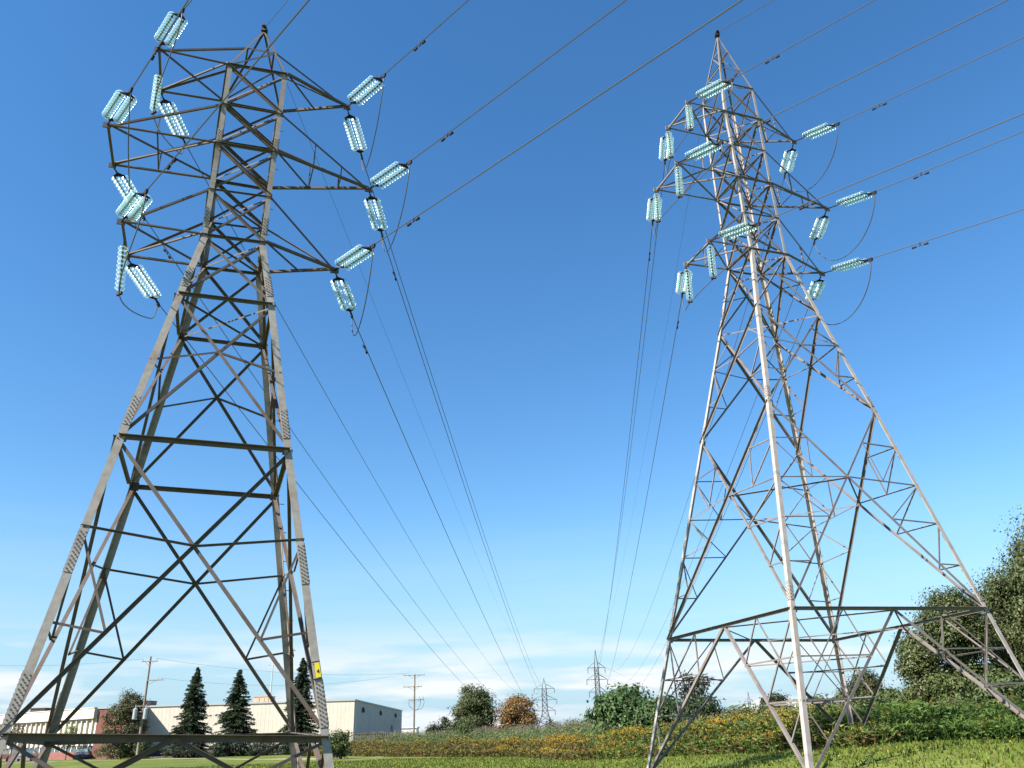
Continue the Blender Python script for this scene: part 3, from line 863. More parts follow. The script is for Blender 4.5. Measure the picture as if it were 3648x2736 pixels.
def tree(name, label, cat, base, H, Wd, leaf, base_col, alts=(), nclump=150, per=60, trunk_h=.25, nl=7, cs=.8, flat=.85, droop=.3, group=None, lean=0, seed=0, dens=1., low=0.):
    global rng
    rng = np.random.default_rng(1000+seed)
    root = empty(name, base, label, cat, group)
    z0 = H*trunk_h; ch = H-z0
    lobes = [(0, 0, z0+ch*.48, Wd*.30, Wd*.28, ch*.38)]
    nl = int(nl*1.9)
    for i in range(nl):
        a = 2*math.pi*i*2.4/nl+rng.uniform(-.4, .4); rr = Wd*.5*rng.uniform(.42, .68)
        zc = z0+ch*(.16+.68*(i+rng.random())/nl); k = 1-abs((zc-z0)/ch-.42)*.95
        s = Wd*rng.uniform(.13, .215)
        lobes.append((math.cos(a)*rr*k, math.sin(a)*rr*k, zc, s, s, s*flat))
    lobes.append((rng.uniform(-.1, .1)*Wd, 0, z0+ch*.82, Wd*.22, Wd*.22, ch*.17))
    lobes = [(l[0]+lean*l[2], l[1], l[2], l[3], l[4], l[5]) for l in lobes]
    P, cid = crown_points(lobes, int(nclump*dens), per, cs)
    kp_ = P[:, 2] > low*H+.02; P = P[kp_]; cid = cid[kp_]
    P = P+np.array(base)
    V, F = leafcards(P, leaf, droop, Nn=cid)
    colmesh('crown', V, F, cols(len(P), base_col, alts=alts), M['leaf'], root)
    mb = MB(); b = np.array(base)
    tr_ = max(.08, H*.018)
    top = b+V3(lean*z0*1.6, 0, z0+ch*.45)
    mb.tube(bez(b-V3(0, 0, .2), b+V3(0, 0, z0*.5), b+V3(rng.uniform(-.1, .1)*Wd*.3, 0, z0), top, 9), np.linspace(tr_, tr_*.35, 9), 8)
    for l in lobes[1:]:
        e = b+V3(*l[:3]); s = b+V3(lean*z0, 0, z0*rng.uniform(.75, 1.15)+.1)
        mb.tube(bez(s, s+(e-s)*.3+V3(0, 0, .2), s+(e-s)*.7, e, 7), np.linspace(tr_*.45, tr_*.10, 7), 5)
        for _ in range(3):
            q = e+rng.normal(size=3)*np.array(l[3:6])*.6
            mb.tube([s+(e-s)*.6, e*.5+q*.5, q], [tr_*.16, tr_*.1, .01], 4)
    mb.build('trunk', M['bark'], root)
    return root
def dims(pxl, pxr, pyt, Y):
    a, b = at(pxl, pyt, Y), at(pxr, pyt, Y); c = spot((pxl+pxr)/2, Y)
    return c, float(at((pxl+pxr)/2, pyt, Y)[2]-c[2]), float(b[0]-a[0])
def put(name, label, cat, pxl, pxr, pyt, Y, leaf, col, **k):
    c, H, Wd = dims(pxl, pxr, pyt, Y)
    return tree(name, label, cat, c, H, Wd*1.02, leaf, col, **k)

def spruce(label, pxl, pxr, pyt, Y, seed):
    global rng
    rng = np.random.default_rng(seed)
    c, H, Wd = dims(pxl, pxr, pyt, Y)
    root = empty('spruce_tree', c, label, 'spruce', 'spruces in front of the warehouse')
    Ps = []; Ts = []
    mb = MB(); mb.tube([c-V3(0, 0, .2), c+V3(0, 0, H*.5), c+V3(0, 0, H*.97)], [.2, .12, .02], 8)
    z = .25
    while z < H-.15:
        f = 1-z/H; R = Wd*.60*(f**.76)*rng.uniform(.80, 1.14)+.08
        nb = int(13+f*12)
        for i in range(nb):
            a = rng.uniform(0, 2*math.pi); r = R*rng.uniform(.66, 1.20); dr = .28+.25*f
            d = V3(math.cos(a), math.sin(a), 0); s = c+V3(0, 0, z+rng.uniform(-.12, .12))
            e = s+d*r+V3(0, 0, -r*dr+.12*r)
            m = int(36*r+14); t = rng.random(m)**.75
            side = np.cross(d, (0, 0, 1))
            wv = rng.normal(size=m)*.13*r*(1-t*.65)+rng.normal(size=m)*.03
            P = s+(e-s)*t[:, None]+side*wv[:, None]; P[:, 2] += .10*r*t*t - np.abs(rng.normal(size=m))*.10 - .04
            Ps.append(P); T = np.repeat((d*.8+V3(0, 0, -.28))[None], m, 0)+side*(np.sign(wv)*.5)[:, None]+rng.normal(size=(m, 3))*.25; Ts.append(T)
            if i % 2 == 0: mb.tube([s, (s+e)/2+V3(0, 0, .02), e], [.03, .02, .008], 4)
        z += .20+.16*f
    P = np.vstack(Ps); T = np.vstack(Ts); T /= np.linalg.norm(T, axis=1)[:, None]
    n = len(P); u = np.cross(T, rng.normal(size=(n, 3))); u /= np.linalg.norm(u, axis=1)[:, None]
    s = rng.uniform(.16, .34, n)[:, None]
    V = np.stack([P-T*s*.5-u*s*.16, P-T*s*.5+u*s*.16, P+T*s*.5], 1).reshape(-1, 3)
    colmesh('crown', V, np.arange(3*n).reshape(n, 3), cols(n, (.036, .056, .024), .25, [((.055, .085, .035), .3)]), M['leaf'], root)
    mb.build('trunk', M['bark'], root)
spruce('tall dark spruce, slimmest and leftmost of three before the cream warehouse', 607, 742, 2375, 112, 1)
spruce('broad dark spruce, middle one of three before the cream warehouse', 758, 906, 2382, 112, 2)
spruce('tall dark spruce half hidden behind the right legs of the left tower', 992, 1132, 2339, 110, 3)

OL = (.060, .085, .022)
put('leafy_tree', 'reddish green bushy tree in front of the red brick wall', 'tree', 352, 520, 2462, 116, .20, (.075, .075, .028), alts=[((.11, .06, .03), .22), ((.06, .10, .02), .3)], nclump=300, per=70, trunk_h=.04, cs=.95, droop=.1, seed=1, nl=9)
put('leafy_tree', 'dark green wide crowned tree left of the orange tree', 'tree', 1590, 1795, 2440, 92, .19, (.058, .078, .022), alts=[((.085, .06, .028), .14), ((.085, .11, .03), .25)], nclump=260, per=80, trunk_h=.12, cs=.95, droop=.9, seed=2, nl=9)
put('leafy_tree', 'orange and rust leaved tree turning autumn colour', 'tree', 1752, 1935, 2478, 86, .18, (.24, .125, .028), alts=[((.12, .12, .03), .45), ((.34, .13, .025), .2), ((.20, .05, .025), .12)], nclump=190, per=62, trunk_h=.16, cs=.85, droop=1.0, seed=3, nl=8)
put('evergreen_tree', 'small dark conifer standing left of the dark green tree', 'conifer', 1560, 1612, 2548, 96, .16, (.035, .05, .022), nclump=60, per=50, trunk_h=.05, cs=.6, seed=4)
put('shrub', 'low dark shrub between utility pole and small conifer', 'shrub', 1508, 1572, 2570, 96, .16, (.04, .055, .022), nclump=60, per=50, trunk_h=.05, cs=.6, seed=5)
put('shrub', 'green shrub filling the gap under the dark tree', 'shrub', 1600, 1720, 2566, 84, .16, (.06, .09, .02), nclump=80, per=50, trunk_h=.03, cs=.7, seed=6)
put('shrub', 'small green shrub right of the orange tree', 'shrub', 1930, 2000, 2562, 88, .17, (.06, .10, .03), nclump=60, per=50, trunk_h=.03, cs=.6, seed=7)
put('shrub', 'thin leafy shrub standing left of the rounded sumac thicket', 'shrub', 2020, 2092, 2566, 88, .17, (.08, .11, .035), nclump=50, per=40, trunk_h=.03, cs=.6, seed=8)
put('sumac_thicket', 'big rounded green sumac thicket left of the right tower', 'shrub', 2070, 2350, 2462, 62, .26, (.055, .105, .026), alts=[((.09, .14, .035), .25)], nclump=340, per=70, trunk_h=.02, cs=.9, flat=1., droop=.5, seed=9, nl=10)
put('sumac_thicket', 'lower green thicket reaching behind the left leg of the right tower', 'shrub', 2265, 2440, 2492, 58, .24, (.05, .095, .024), alts=[((.08, .12, .03), .25)], nclump=240, per=70, trunk_h=.02, cs=.85, droop=.5, seed=10)
put('young_tree', 'sparse dark young tree standing inside the left leg bracing of the right tower', 'tree', 2400, 2580, 2392, 52, .17, (.040, .045, .026), nclump=60, per=24, trunk_h=.22, cs=.6, droop=.2, seed=11, nl=10)
put('shrub', 'dark green bush at the foot of the sparse young tree', 'shrub', 2410, 2600, 2490, 50, .16, (.045, .068, .022), nclump=150, per=70, trunk_h=.02, cs=.7, seed=12)
k = 0
for pl_, pr_, pt_, Y, lb in ((2560, 2720, 2528, 62, 'leftmost bush of the long hedge behind the right tower'), (2680, 2850, 2520, 60, 'olive bush below the far white building'),
        (2820, 3000, 2490, 58, 'tall olive bush seen right of the main front leg of the right tower'), (2960, 3130, 2476, 56, 'green bush standing before the small domed tree'),
        (3080, 3260, 2462, 54, 'tall green bush right of the small domed tree'), (3200, 3400, 2440, 50, 'dark green bush at the foot of the middle sized tree'),
        (3330, 3580, 2335, 48, 'dark leafy bush below the tall tree'), (3480, 3700, 2400, 42, 'shaded dark bush at the right edge under the tall tree')):
    put('bush', lb, 'bush', pl_, pr_, pt_, Y, .17, [(.078, .11, .028), (.065, .10, .025), (.09, .115, .033)][k % 3], alts=[((.12, .14, .045), .22), ((.11, .09, .035), .04)], nclump=230, per=62, trunk_h=.01, cs=.75, seed=20+k, group='bushes behind the right tower', nl=8); k += 1
put('domed_tree', 'small dome shaped olive tree behind the bushes', 'tree', 3010, 3185, 2390, 70, .17, (.055, .07, .022), alts=[((.11, .05, .03), .08)], nclump=220, per=70, trunk_h=.15, cs=.8, seed=30)
TRC = (.070, .092, .026); TRA = [((.14, .16, .065), .25), ((.13, .10, .045), .04)]
put('leafy_tree', 'middle sized tree seen under the big horizontal beam of the right tower', 'tree', 3250, 3400, 2244, 50, .15, TRC, alts=TRA, nclump=230, per=150, trunk_h=.12, cs=.95, seed=31, nl=10, group='trees at the right edge')
put('leafy_tree', 'tree leaning left across the beam end of the right tower', 'tree', 3362, 3590, 2100, 47, .145, TRC, alts=TRA, nclump=260, per=150, trunk_h=.46, cs=.95, seed=62, nl=9, group='trees at the right edge')
put('leafy_tree', 'tallest tree, cut off by the right edge of the photo', 'tree', 3610, 4260, 1835, 46, .155, TRC, alts=TRA, nclump=560, per=210, trunk_h=.16, cs=1.15, seed=33, nl=14, group='trees at the right edge')
put('leafy_tree', 'shorter tree behind the tallest one filling the right edge', 'tree', 3520, 3900, 2060, 52, .20, (.045, .06, .02), alts=TRA, nclump=420, per=80, trunk_h=.08, cs=.95, seed=34, nl=10, group='trees at the right edge')
put('leafy_tree', 'far green tree behind the white building', 'tree', 2700, 2830, 2470, 190, .5, (.055, .07, .03), nclump=90, per=50, trunk_h=.1, cs=1.8, seed=35)
# trees by the office at far left
put('young_tree', 'thin young tree with bare twigs at the left edge before the office', 'tree', -10, 95, 2575, 126, .16, (.07, .06, .03), nclump=34, per=24, trunk_h=.35, cs=.7, seed=40)
put('young_tree', 'bright green young tree before the office windows', 'tree', 205, 275, 2575, 126, .16, (.10, .17, .035), nclump=40, per=30, trunk_h=.25, cs=.7, seed=41)
k = 0
for pl_, pr_, pt_, Y, cat_, lb in ((330, 480, 2640, 116, 'bush', 'low olive bush beneath the reddish tree'), (455, 560, 2645, 116, 'bush', 'low round bush left of the slimmest spruce'), (580, 760, 2636, 110, 'juniper', 'dark spreading juniper under the slimmest spruce'),
        (730, 900, 2634, 110, 'juniper', 'dark spreading juniper under the middle spruce'), (870, 1010, 2638, 110, 'juniper', 'dark juniper between the middle and hidden spruces'), (980, 1150, 2636, 108, 'juniper', 'dark juniper under the spruce behind the tower legs'),
        (1150, 1260, 2598, 78, 'bush', 'pale green bush right of the yellow plated tower leg')):
    put('low_shrub', lb, cat_, pl_, pr_, pt_, Y, .17, [(.075, .10, .025), (.03, .045, .024)][1 if cat_ == 'juniper' else 0], nclump=70, per=60, trunk_h=.02, cs=.6, seed=50+k); k += 1

# tall weeds, reeds and the mown lawn's own blades
def plants(name, label, n, xr, depth, hgt, stemc, topc, topfrac, width, leafn, seed, cat, near=0., dens_pow=1.6, patch=None, tops=None):
    global rng
    rng = np.random.default_rng(seed)
    x = rng.uniform(*xr, n); d = near+depth*rng.random(n)**dens_pow; y = edge_y(x)+d+rng.normal(size=n)*.25
    if patch is not None:
        keep = patch(x, y); x, y = x[keep], y[keep]; n = len(x)
    z = gz(x, y); B_ = np.stack([x, y, z], 1)
    lump = .5+.5*np.sin(x*.9+np.sin(y*.7)*2)*np.sin(x*.37+y*.53+1)
    h = hgt*(.55+.30*lump+.28*rng.random(n)); ramp = np.clip((d-near)/2.5, .45, 1); h = h*ramp
    lean = rng.normal(size=(n, 3))*.14; lean[:, 2] = 1; lean /= np.linalg.norm(lean, axis=1)[:, None]
    T_ = B_+lean*h[:, None]
    a = rng.uniform(0, math.pi, n); sd = np.stack([np.cos(a), np.sin(a)*.5, a*0], 1)*width
    V = [np.stack([B_-sd*.5, B_+sd*.5, T_], 1).reshape(-1, 3)]; C = [cols(n, stemc, .25)]
    for j in range(leafn):
        t = rng.uniform(.12, .98, n)[:, None]; p = B_+(T_-B_)*t
        dr = rng.normal(size=(n, 3)); dr[:, 2] = rng.uniform(-.1, .9, n); dr /= np.linalg.norm(dr, axis=1)[:, None]
        L_ = rng.uniform(.10, .24, n)[:, None]
        w = np.cross(dr, rng.normal(size=(n, 3))); w /= np.linalg.norm(w, axis=1)[:, None]; w *= L_*.20
        V.append(np.stack([p-w, p+w, p+dr*L_], 1).reshape(-1, 3)); C.append(cols(n, stemc, .3))
    if topc is not None:
        m = rng.random(n) < topfrac*(.15+1.3*lump**2)*(tops(x) if tops else 1)
        for j in range(8):
            p = T_[m]+rng.normal(size=(m.sum(), 3))*np.array([.07, .07, .07])-V3(0, 0, .04); k_ = len(p)
            dr = rng.normal(size=(k_, 3)); dr[:, 2] = np.abs(dr[:, 2]); dr /= np.linalg.norm(dr, axis=1)[:, None]
            w = np.cross(dr, rng.normal(size=(k_, 3))); w /= np.linalg.norm(w, axis=1)[:, None]
            V.append(np.stack([p-w*.018, p+w*.018, p+dr*.075], 1).reshape(-1, 3)); C.append(cols(k_, topc, .2))
    V = np.vstack(V); o = colmesh(name, V, np.arange(len(V)).reshape(-1, 3), np.vstack(C), M['weed'])
    tag(o, label, cat, kind='stuff'); return o
XL = float(EX_[0])
plants('goldenrod', 'band of goldenrod and browning weeds along the lawn edge', 17000, (XL-1, 12), 9, 1.3, (.125, .125, .035), (.50, .30, .025), .85, .04, 8, 1, 'weeds', patch=lambda x, y: x < 13, tops=lambda x: np.clip((x+7)/9, .12, 1)*np.clip((13-x)/6, .2, 1))
plants('dry_weeds', 'rust brown dock and dry stems among the goldenrod', 9000, (XL-2, 12), 7, 1.1, (.19, .125, .05), (.24, .12, .05), .4, .04, 5, 2, 'weeds')
plants('reeds', 'pale green reeds with pinkish plumes behind the goldenrod', 17000, (XL+2, 5.2), 16, 2.15, (.15, .20, .07), (.27, .21, .17), .35, .05, 6, 3, 'reeds', near=7, dens_pow=.9)
plants('green_weeds', 'leafy green weeds massed behind the right tower', 15000, (4, 32), 7, 1.35, (.09, .15, .03), (.38, .24, .03), .03, .05, 8, 4, 'weeds')
plants('tall_weeds', 'taller olive weeds and grasses beneath the bushes', 15000, (8, 36), 12, 1.35, (.12, .145, .045), (.24, .19, .12), .2, .05, 7, 5, 'weeds', near=5, dens_pow=.9)
# lawn blades and dandelion-like flowers
rng = np.random.default_rng(5)
n = 150000
r = 11+60*rng.random(n)**.8; th = rng.uniform(-.66, .68, n); x = r*np.sin(th)*1.0; y = r*np.cos(th)
kp = (y < edge_y(x)+.6) | (x < XL); x, y = x[kp], y[kp]; n = len(x)
P = np.stack([x, y, gz(x, y)], 1); cl = .5+.5*np.sin(x*1.7)*np.sin(y*1.3+np.sin(x))
h = (rng.uniform(.03, .085, n)*(1+.7*cl))[:, None]; a = rng.uniform(0, math.pi, n)
sd = np.stack([np.cos(a), np.sin(a), a*0], 1)*(.012+.0005*r[kp])[:, None]
tp = P+np.concatenate([rng.normal(size=(n, 2))*.4, np.ones((n, 1))], 1)*h
V = np.stack([P-sd, P+sd, tp], 1).reshape(-1, 3)
tag(colmesh('lawn_grass', V, np.arange(3*n).reshape(n, 3), cols(n, (.15, .20, .028), .2, [((.16, .165, .035), .20), ((.055, .10, .018), .15)]), M['weed']), 'short mown green grass below both towers', 'grass', kind='stuff')
n = 1500
r = 12+50*rng.random(n)**.8; th = rng.uniform(-.62, .66, n); x = r*np.sin(th); y = r*np.cos(th)
kp = ((y < edge_y(x)) | (x < XL)) & (np.sin(x*.5+y*.21)+rng.normal(size=n)*.6 > .1); x, y = x[kp], y[kp]; n = len(x)
P = np.stack([x, y, gz(x, y)+rng.uniform(.07, .16, n)], 1); s = rng.uniform(.013, .024, n)[:, None]
V = np.stack([P+V3(-1, 0, 0)*s, P+V3(0, -1, .2)*s, P+V3(1, 0, .6)*s, P+V3(0, 1, .8)*s], 1).reshape(-1, 3)
tag(colmesh('yellow_flowers', V, np.arange(4*n).reshape(n, 4), cols(n, (.75, .55, .02), .12), M['weed']), 'tiny yellow flowers dotted over the mown grass', 'flowers', kind='stuff')

# ------------------------------------------------------------------ buildings at the left
def quadwall(mb, a, b, z0, z1, th=.3):
    d = unit(b-a); n = np.cross(d, (0, 0, 1)); L_ = np.linalg.norm(b-a)
    mb.box((a+b)/2+V3(0, 0, (z0+z1)/2)-n*th/2, (L_, th, z1-z0), d, n)
    return d, n, L_
A_ = at(500, 2640, 132); A_[2] = 0; B_ = at(1257, 2640, 132); B_[2] = 0
zt = float(at(1257, 2492, 132)[2]); zt0 = float(at(700, 2507, 132)[2]); zt = (zt+zt0)/2
# end wall runs back until its top reaches (1432, 2530)
for Y in np.arange(133, 320, .25):
    q = at(1432, 2530, Y)
    if q[2] >= zt: break
C_ = V3(q[0], q[1], 0)
wh = empty('warehouse', B_, 'long cream warehouse with a shaded pale grey end wall', 'warehouse')
mb = MB(); d, n_, L1 = quadwall(mb, A_, B_, .9, zt-.22)
for i in range(int(L1/.6)):
    mb.box(A_+d*(i+.5)*.6+n_*.005+V3(0, 0, (zt+.7)/2), (.05, .012, zt-1.14), d, n_)
mb.build('front_wall', M['cream'], wh)
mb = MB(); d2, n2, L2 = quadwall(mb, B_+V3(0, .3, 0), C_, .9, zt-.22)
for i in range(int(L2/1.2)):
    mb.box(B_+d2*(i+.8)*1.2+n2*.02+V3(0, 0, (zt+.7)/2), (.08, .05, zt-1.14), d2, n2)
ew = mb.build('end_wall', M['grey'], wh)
D_ = A_+(C_-B_)
mb = MB(); quadwall(mb, A_-d*.02, B_, -.2, .88, .36); quadwall(mb, B_+V3(0, .32, 0), C_, -.2, .88, .36); mb.build('plinth', mat('dark_plinth', (.10, .085, .075), .9, var=.1, vscale=1, col2=(.07, .06, .055)), wh)
mb = MB(); up_ = V3(0, 0, zt-.1)
mb.prism([V3(0, 0, 0), V3(0, 0, .24)], A_+up_, B_+up_, cap=False)
mb.v, mb.f, mb.n = [], [], 0
mb.add([p+V3(0, 0, zt-.215)+(-d*.0 + n_*.12 if i < 2 else 0) for i, p in enumerate((A_, B_+d*.12, C_+d*.12, D_))]+[p+V3(0, 0, zt) + (n_*.12 if i < 2 else 0) for i, p in enumerate((A_, B_+d*.12, C_+d*.12, D_))],
       [(0, 1, 2, 3), (4, 7, 6, 5), (0, 4, 5, 1), (1, 5, 6, 2), (2, 6, 7, 3), (3, 7, 4, 0)])
mb.build('roof', M['roof'], wh)
for px_ in (1290, 1352, 1406):
    for t in np.linspace(.02, .98, 200):
        p = B_+(C_-B_)*t
        if project(p+V3(0, 0, zt*.8))[0][0] > px_: break
    f = MB(); f.box(p+V3(0, 0, zt*.80)+n2*.2, (.4, .4, .6), d2, n2); f.box(p+V3(0, 0, zt*.80+.4)+n2*.12, (.2, .25, .2), d2, n2); f.build('wall_lamp', M['unitdark'], wh)
for t in np.linspace(.02, .98, 400):
    p = B_+(C_-B_)*t
    if project(p)[0][0] > 1394: break
dr = MB(); dr.box(p+V3(0, 0, 1.9)+n2*.04, (3.2, .12, 3.8), d2, n2); dr.build('door', M['unitdark'], wh)
for pl_, pr_, pt_, pb_, m_, lb in ((910, 971, 2484, 2503, 'unit', 'orange beige air handling box on the warehouse roof'), (506, 546, 2500, 2512, 'unitdark', 'dark flat vent box on the left end of the warehouse roof')):
    Y = 138; p = at((pl_+pr_)/2, pb_, Y); w = at(pr_, pb_, Y)[0]-at(pl_, pb_, Y)[0]; h_ = at(pl_, pt_, Y)[2]-zt
    o = MB(); o.box((p[0], Y, zt+h_/2), (w, 2.4, h_)); o.box((p[0], Y, zt+h_+.04), (w+.15, 2.55, .08))
    for s_ in (-.25, .05, .3): o.box((p[0]+s_*w, Y-1.22, zt+h_*.5), (w*.16, .06, h_*.55))
    tag(o.build('rooftop_unit', M[m_]), lb, 'rooftop unit')
# mast lamp on the roof
p = at(962, 2487, 137); tz = at(969, 2368, 137)[2]
o = empty('mast_lamp', (p[0], 137, zt), 'slim mast with twin lamp heads above the warehouse roof', 'lamp mast')
q = MB(); q.tube([(p[0], 137, zt), (p[0]+.05, 137, tz)], [.12, .08], 8); q.build('mast', M['lamp'], o)
q = MB(); q.tube([(p[0]-.7, 137, tz), (p[0]+.05, 137, tz-.1), (p[0]+.8, 137, tz+.1)], .05, 5); q.box((p[0]-.75, 137, tz-.05), (.5, .3, .16)); q.box((p[0]+.85, 137, tz+.1), (.5, .3, .16)); q.build('lamp_head', M['lamp'], o)

# low office with ribbed cream facade, window band and brick
Q1 = at(331, 2640, 126); Q1[2] = 0
zo = float(at(331, 2522, 126)[2])
for Y in np.arange(127, 220, .25):
    q = at(42, 2545, Y)
    if q[2] >= zo: break
Q0 = V3(q[0], q[1], 0); Q0 = Q1+(Q0-Q1)*1.6
of = empty('office_building', Q1, 'low office with ribbed cream facade, window band and red brick block', 'office building')
d = unit(Q1-Q0); n_ = np.cross(d, (0, 0, 1)); n_ = n_ if n_[1] < 0 else -n_; L1 = np.linalg.norm(Q1-Q0)
P_ = lambda s, z, o_=0.: Q0+d*s+V3(0, 0, z)+n_*o_
mb = MB(); mb.box(P_(L1/2, zo-.7, -.5), (L1, 2., 1.4), d, n_); 
mb.box(P_(L1/2, zo-3.2, -.7), (L1, 1.2, 3.6), d, n_)
for s in np.arange(.8, L1, 1.45): mb.box(P_(s, zo-3.2, .02), (.22, .36, 3.598), d, n_)
mb.box(P_(L1/2, zo+.02, .35), (L1, .5, .10), d, n_)
mb.build('facade', M['cream'], of)
mb = MB(); mb.box(P_(L1/2, 1.85, -.75), (L1, 1., 1.7), d, n_); wb = mb.build('window_band', M['glassdark'], of)
mb = MB()
for s in np.arange(.3, L1, 1.5): mb.box(P_(s, 1.85, -.2), (.13, .16, 1.69), d, n_)
mb.build('mullions', M['paint_white'], wb)
mb = MB(); mb.box(P_(L1/2, .45, -.5), (L1, 1.4, 1.1), d, n_); mb.build('brick_base', M['brick'], of)
bx0 = Q1[0]; bx1 = A_[0]+.1
mb = MB(); mb.box(((bx0+bx1)/2+.3, 129, (zo-.15)/2), (bx1-bx0+.4, 6, zo-.15)); mb.build('brick_block', M['brick'], of)
mb = MB(); mb.box(((bx0+bx1)/2+.3, 129, zo-.06), (bx1-bx0+.6, 6.2, .2)); mb.build('coping', M['roof'], of)
p = at(102, 2528, 134); w = at(128, 2528, 134)[0]-at(76, 2528, 134)[0]
o = MB(); o.box((p[0], 138, zo+.28), (w, 3, .62)); o.box((p[0], 138, zo+.63), (w+.3, 3.2, .1)); tag(o.build('rooftop_unit', M['unitdark']), 'dark flat rooftop unit on the low office', 'rooftop unit')

# white building far behind the right tower
a, b = at(2662, 2525, 230), at(2860, 2525, 230)
o = empty('white_building', (a[0], 230, 0), 'far flat white building seen through the base of the right tower', 'building')
zt2 = at(2745, 2497, 230)[2]
mb = MB(); mb.box(((a[0]+b[0])/2+1.8, 234, zt2/2), (b[0]-a[0]-3.4, 8, zt2)); mb.box((a[0]+2, 233, (zt2-1)/2), (4.6, 7, zt2-1)); mb.build('wall', M['white'], o)
mb = MB(); mb.box(((a[0]+b[0])/2+1.8, 234, zt2+.1), (b[0]-a[0]-3.2, 8.3, .3)); mb.build('roof', M['roof'], o)
a, b = at(1435, 2610, 200), at(1468, 2610, 200)
mb = MB(); mb.box(((a[0]+b[0])/2, 202, 1.7), (b[0]-a[0]+2, 5, 3.4)); mb.box(((a[0]+b[0])/2, 202, 3.5), (b[0]-a[0]+2.4, 5.3, .25)); tag(mb.build('shed', M['white']), 'tiny far white shed left of the right utility pole', 'shed')

# ------------------------------------------------------------------ utility poles and their wires
def pole(px, pyt, Y, label, kind):
    c = spot(px, Y); top = float(at(px, pyt, Y)[2]); H = top-c[2]
    root = empty('utility_pole', c, label, 'utility pole', 'wooden utility poles')
    mb = MB(); mb.tube([c-V3(0, 0, .3), c+V3(0, 0, H)], [.16, .10], 10); mb.build('pole', M['wood'], root)
    def arm(z, x0, x1, ins=(), nm='crossarm'):
        a = MB(); a.box(c+V3((x0+x1)/2, -.14, z), (x1-x0, .09, .10))
        a.tube([c+V3(x0*.6, -.14, z), c+V3(0, -.12, z-.5)], .02, 4); a.tube([c+V3(x1*.6, -.14, z), c+V3(0, -.12, z-.5)], .02, 4)
        ao = a.build(nm, M['wood'], root)
        for x in ins:
            i = MB(); i.tube([c+V3(x, -.14, z+.05), c+V3(x, -.14, z+.18), c+V3(x, -.14, z+.34)], [.025, .05, .035], 7); i.build('pin_insulator', M['lamp'], ao)
    if kind == 'trans':
        arm(H-.55, -.9, .9, (-.8, .8)); arm(H-2.6, 0, 1.9, (1.2, 1.6))
        for x in (-.72, .46):
            t = MB(); zc = H-6.1
            t.tube([c+V3(x, -.42, zc-.6), c+V3(x, -.42, zc-.55), c+V3(x, -.42, zc+.5), c+V3(x, -.42, zc+.6)], [.17, .23, .23, .10], 14)
            t.tube([c+V3(x, -.42, zc+.6), c+V3(x, -.42, zc+.95)], .05, 6); t.box(c+V3(x/2, -.22, zc+.2), (abs(x)+.2, .08, .08))
            t.build('transformer', M['tank'], root)
        arm(H-5.3, -.9, .7)
    else:
        arm(H-.15, -1.7, 1.5, (-1.6, -.9, .7, 1.4)); arm(H-1.75, -1.7, 1.1, (-1.5, -1.0, .6, 1.0))
        l = MB()
        for x in (.75, 1.25): l.tube(catmull([c+V3(x, -.2, H-3.1), c+V3(x+.2, -.25, H-3.9), c+V3(x-.1, -.25, H-4.7), c+V3(.15, -.2, H-5.0)], 6), .025, 4)
        l.tube(catmull([c+V3(-.7, -.2, H-3.6), c+V3(-.75, -.2, H-4.3), c+V3(-.15, -.2, H-4.8)], 6), .025, 4)
        l.build('drop_lead', M['black'], root); arm(H-3.55, -.9, 1.4)
        l = MB(); l.box(c+V3(-.75, -.25, H-3.7), (.15, .15, .5)); l.box(c+V3(.8, -.25, H-3.6), (.15, .15, .5)); l.build('cutout_fuse', M['tank'], root)
    return c, H
c1, H1 = pole(494, 2340, 98, 'wooden pole carrying three grey transformers at the left', 'trans')
c2, H2 = pole(1474, 2402, 128, 'wooden pole with crossarms standing right of the warehouse', 'arms')
def pwire(a, b, sag, label):
    P = sagline(np.array(a), np.array(b), sag, 24); mb = MB(); mb.tube(P, .010, 4)
    tag(mb.build('distribution_wire', M['wire']), label, 'wire', 'wires between the wooden poles')
t1 = c1+V3(-.8, -.14, H1-.25); t1b = c1+V3(.8, -.14, H1-.25); t2 = c2+V3(-1.6, -.14, H2+.15); t2b = c2+V3(-.9, -.14, H2+.15)
lf = at(-300, 2355, 90)
pwire(t1, lf, .6, 'distribution wire leaving the transformer pole to the left, upper one')
pwire(c1+V3(-1, -.1, H1-5.3), lf+V3(0, 0, -5.2), .8, 'distribution wire leaving the transformer pole to the left, lower one')
pwire(t1b, t2, .8, 'upper distribution wire strung between the two wooden poles')
pwire(c1+V3(1.6, -.1, H1-2.4), t2b, 1.2, 'lower distribution wire strung between the two wooden poles')
pwire(c2+V3(-.15, 0, H2-5.6), C_+V3(0, 0, zt-1.0), .4, 'short service wire from the pole to the warehouse corner')
pwire(c2+V3(-.15, 0, H2-7.8), C_+V3(-4, 0, zt-.6), .4, 'second service wire from the pole dropping to the warehouse')

# ------------------------------------------------------------------ picket fence and parked cars
fa, fb = at(1262, 2628, 92), at(1385, 2626, 96)
fa[2] = float(gz(fa[0], fa[1])); fb[2] = float(gz(fb[0], fb[1]))
fe = empty('picket_fence', fa, 'dark open picket fence below the warehouse end wall', 'fence')
zf = float(at(1320, 2608, 94)[2])
k = 16
for i in range(k):
    p = fa+(fb-fa)*i/(k-1); mb = MB(); mb.box(p+V3(0, 0, zf/2), (.07, .05, zf)); mb.build('picket', M['unitdark'], fe)
mb = MB()
for z in (zf*.45, zf*.9): mb.tube([fa+V3(0, .05, z), fb+V3(0, .05, z)], .03, 4)
mb.build('rail', M['unitdark'], fe)

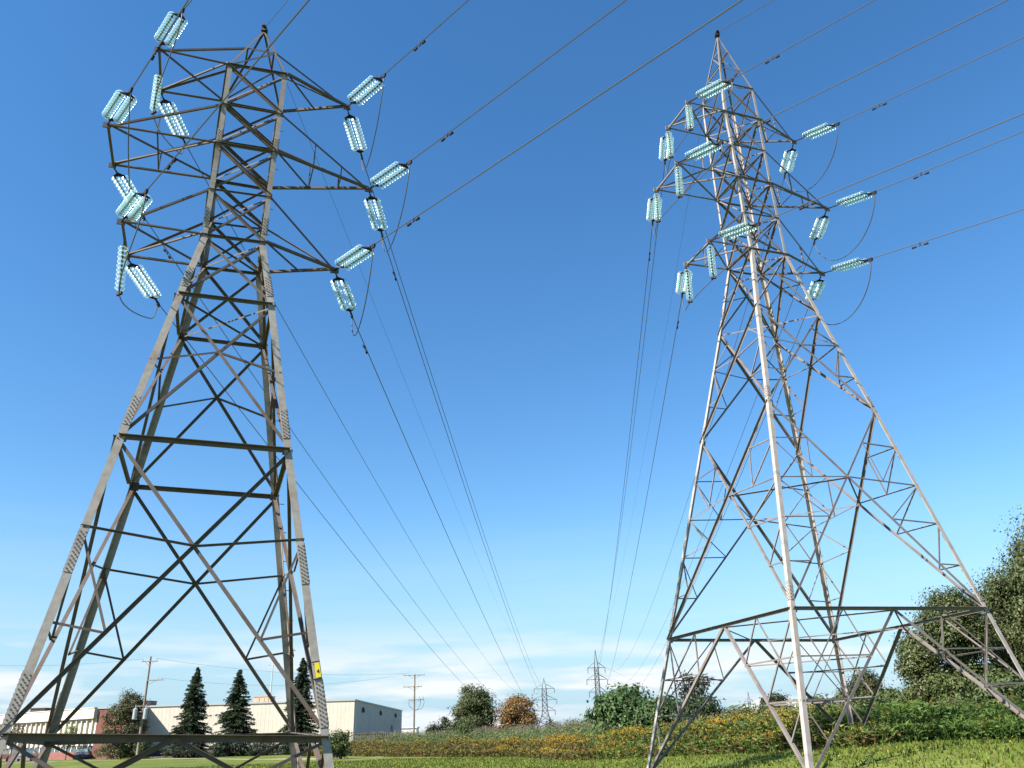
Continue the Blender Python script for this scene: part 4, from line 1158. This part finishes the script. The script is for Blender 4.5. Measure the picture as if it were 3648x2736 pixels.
def car(c, yaw, paint, label):
    root = empty('parked_car', c, label, 'car', 'parked cars')
    X = V3(math.cos(yaw), math.sin(yaw), 0); Y_ = V3(-math.sin(yaw), math.cos(yaw), 0); Z_ = V3(0, 0, 1); c = np.array(c)
    T_ = lambda x, y, z: c+X*x+Y_*y+Z_*z
    prof = [(-2.25, .30), (-2.3, .62), (-2.15, .88), (-1.5, .95), (.75, .95), (1.9, .82), (2.2, .66), (2.25, .32)]
    b = MB(); n = len(prof)
    V = [T_(x, s*.88*(1-.04*(abs(x) > 2)), z) for s in (-1, 1) for x, z in prof]
    b.add(V, [(i, i+1, i+1+n, i+n) for i in range(n-1)]+[(n-1, 0, n, 2*n-1)]+[tuple(range(n))[::-1], tuple(range(n, 2*n))])
    bo = b.build('body', paint, root)
    cab = [(-1.75, .94), (-1.15, 1.40), (-.1, 1.45), (.45, 1.38), (1.15, .94)]; m = len(cab)
    g = MB(); V = [T_(x, s*(.80 if z < 1 else .62), z) for s in (-1, 1) for x, z in cab]
    g.add(V, [(i, i+1, i+1+m, i+m) for i in range(m-1)]+[tuple(range(m))[::-1], tuple(range(m, 2*m))]); g.build('windows', M['glassdark'], root)
    r_ = MB(); V = [T_(x, s*.60, z) for z in (1.445, 1.475) for s in (-1, 1) for x in (-1.15, .42)]
    r_.add([V[i] for i in (0, 1, 3, 2, 4, 5, 7, 6)], [(0, 3, 2, 1), (4, 5, 6, 7), (0, 1, 5, 4), (1, 2, 6, 5), (2, 3, 7, 6), (3, 0, 4, 7)]); r_.build('roof_panel', paint, root)
    for x in (-1.4, 1.4):
        for s in (-1, 1):
            w = MB(); w.tube([T_(x, s*.70, .33), T_(x, s*.90, .33)], .33, 16); wo = w.build('wheel', M['tyre'], root)
            w = MB(); w.tube([T_(x, s*.89, .33), T_(x, s*.91, .33)], .19, 12); w.build('rim', M['rim'], wo)
    for s in (-1, 1):
        h_ = MB(); h_.box(T_(2.2, s*.62, .68), (.12, .34, .14), X, Y_); h_.build('headlight', M['lamp'], root)
        h_ = MB(); h_.box(T_(-2.27, s*.62, .75), (.08, .30, .16), X, Y_); h_.build('tail_light', M['red'], root)
def carat(px, Y, yaw, paint, label):
    c = spot(px, Y); c[2] += .02; car(c, math.radians(yaw), M[paint], label)
carat(106, 126, -75, 'paint_silver', 'silver car parked nose out before the office windows')
carat(294, 126, -60, 'paint_dark', 'dark blue car parked by the brick wall')
carat(-2, 126, -80, 'paint_silver', 'pale car cut off by the left edge of the photo')
carat(1294, 126, -70, 'paint_white', 'white car behind the weeds under the warehouse end wall')
carat(1344, 127, -70, 'paint_dark', 'dark car behind the weeds right of the white car')
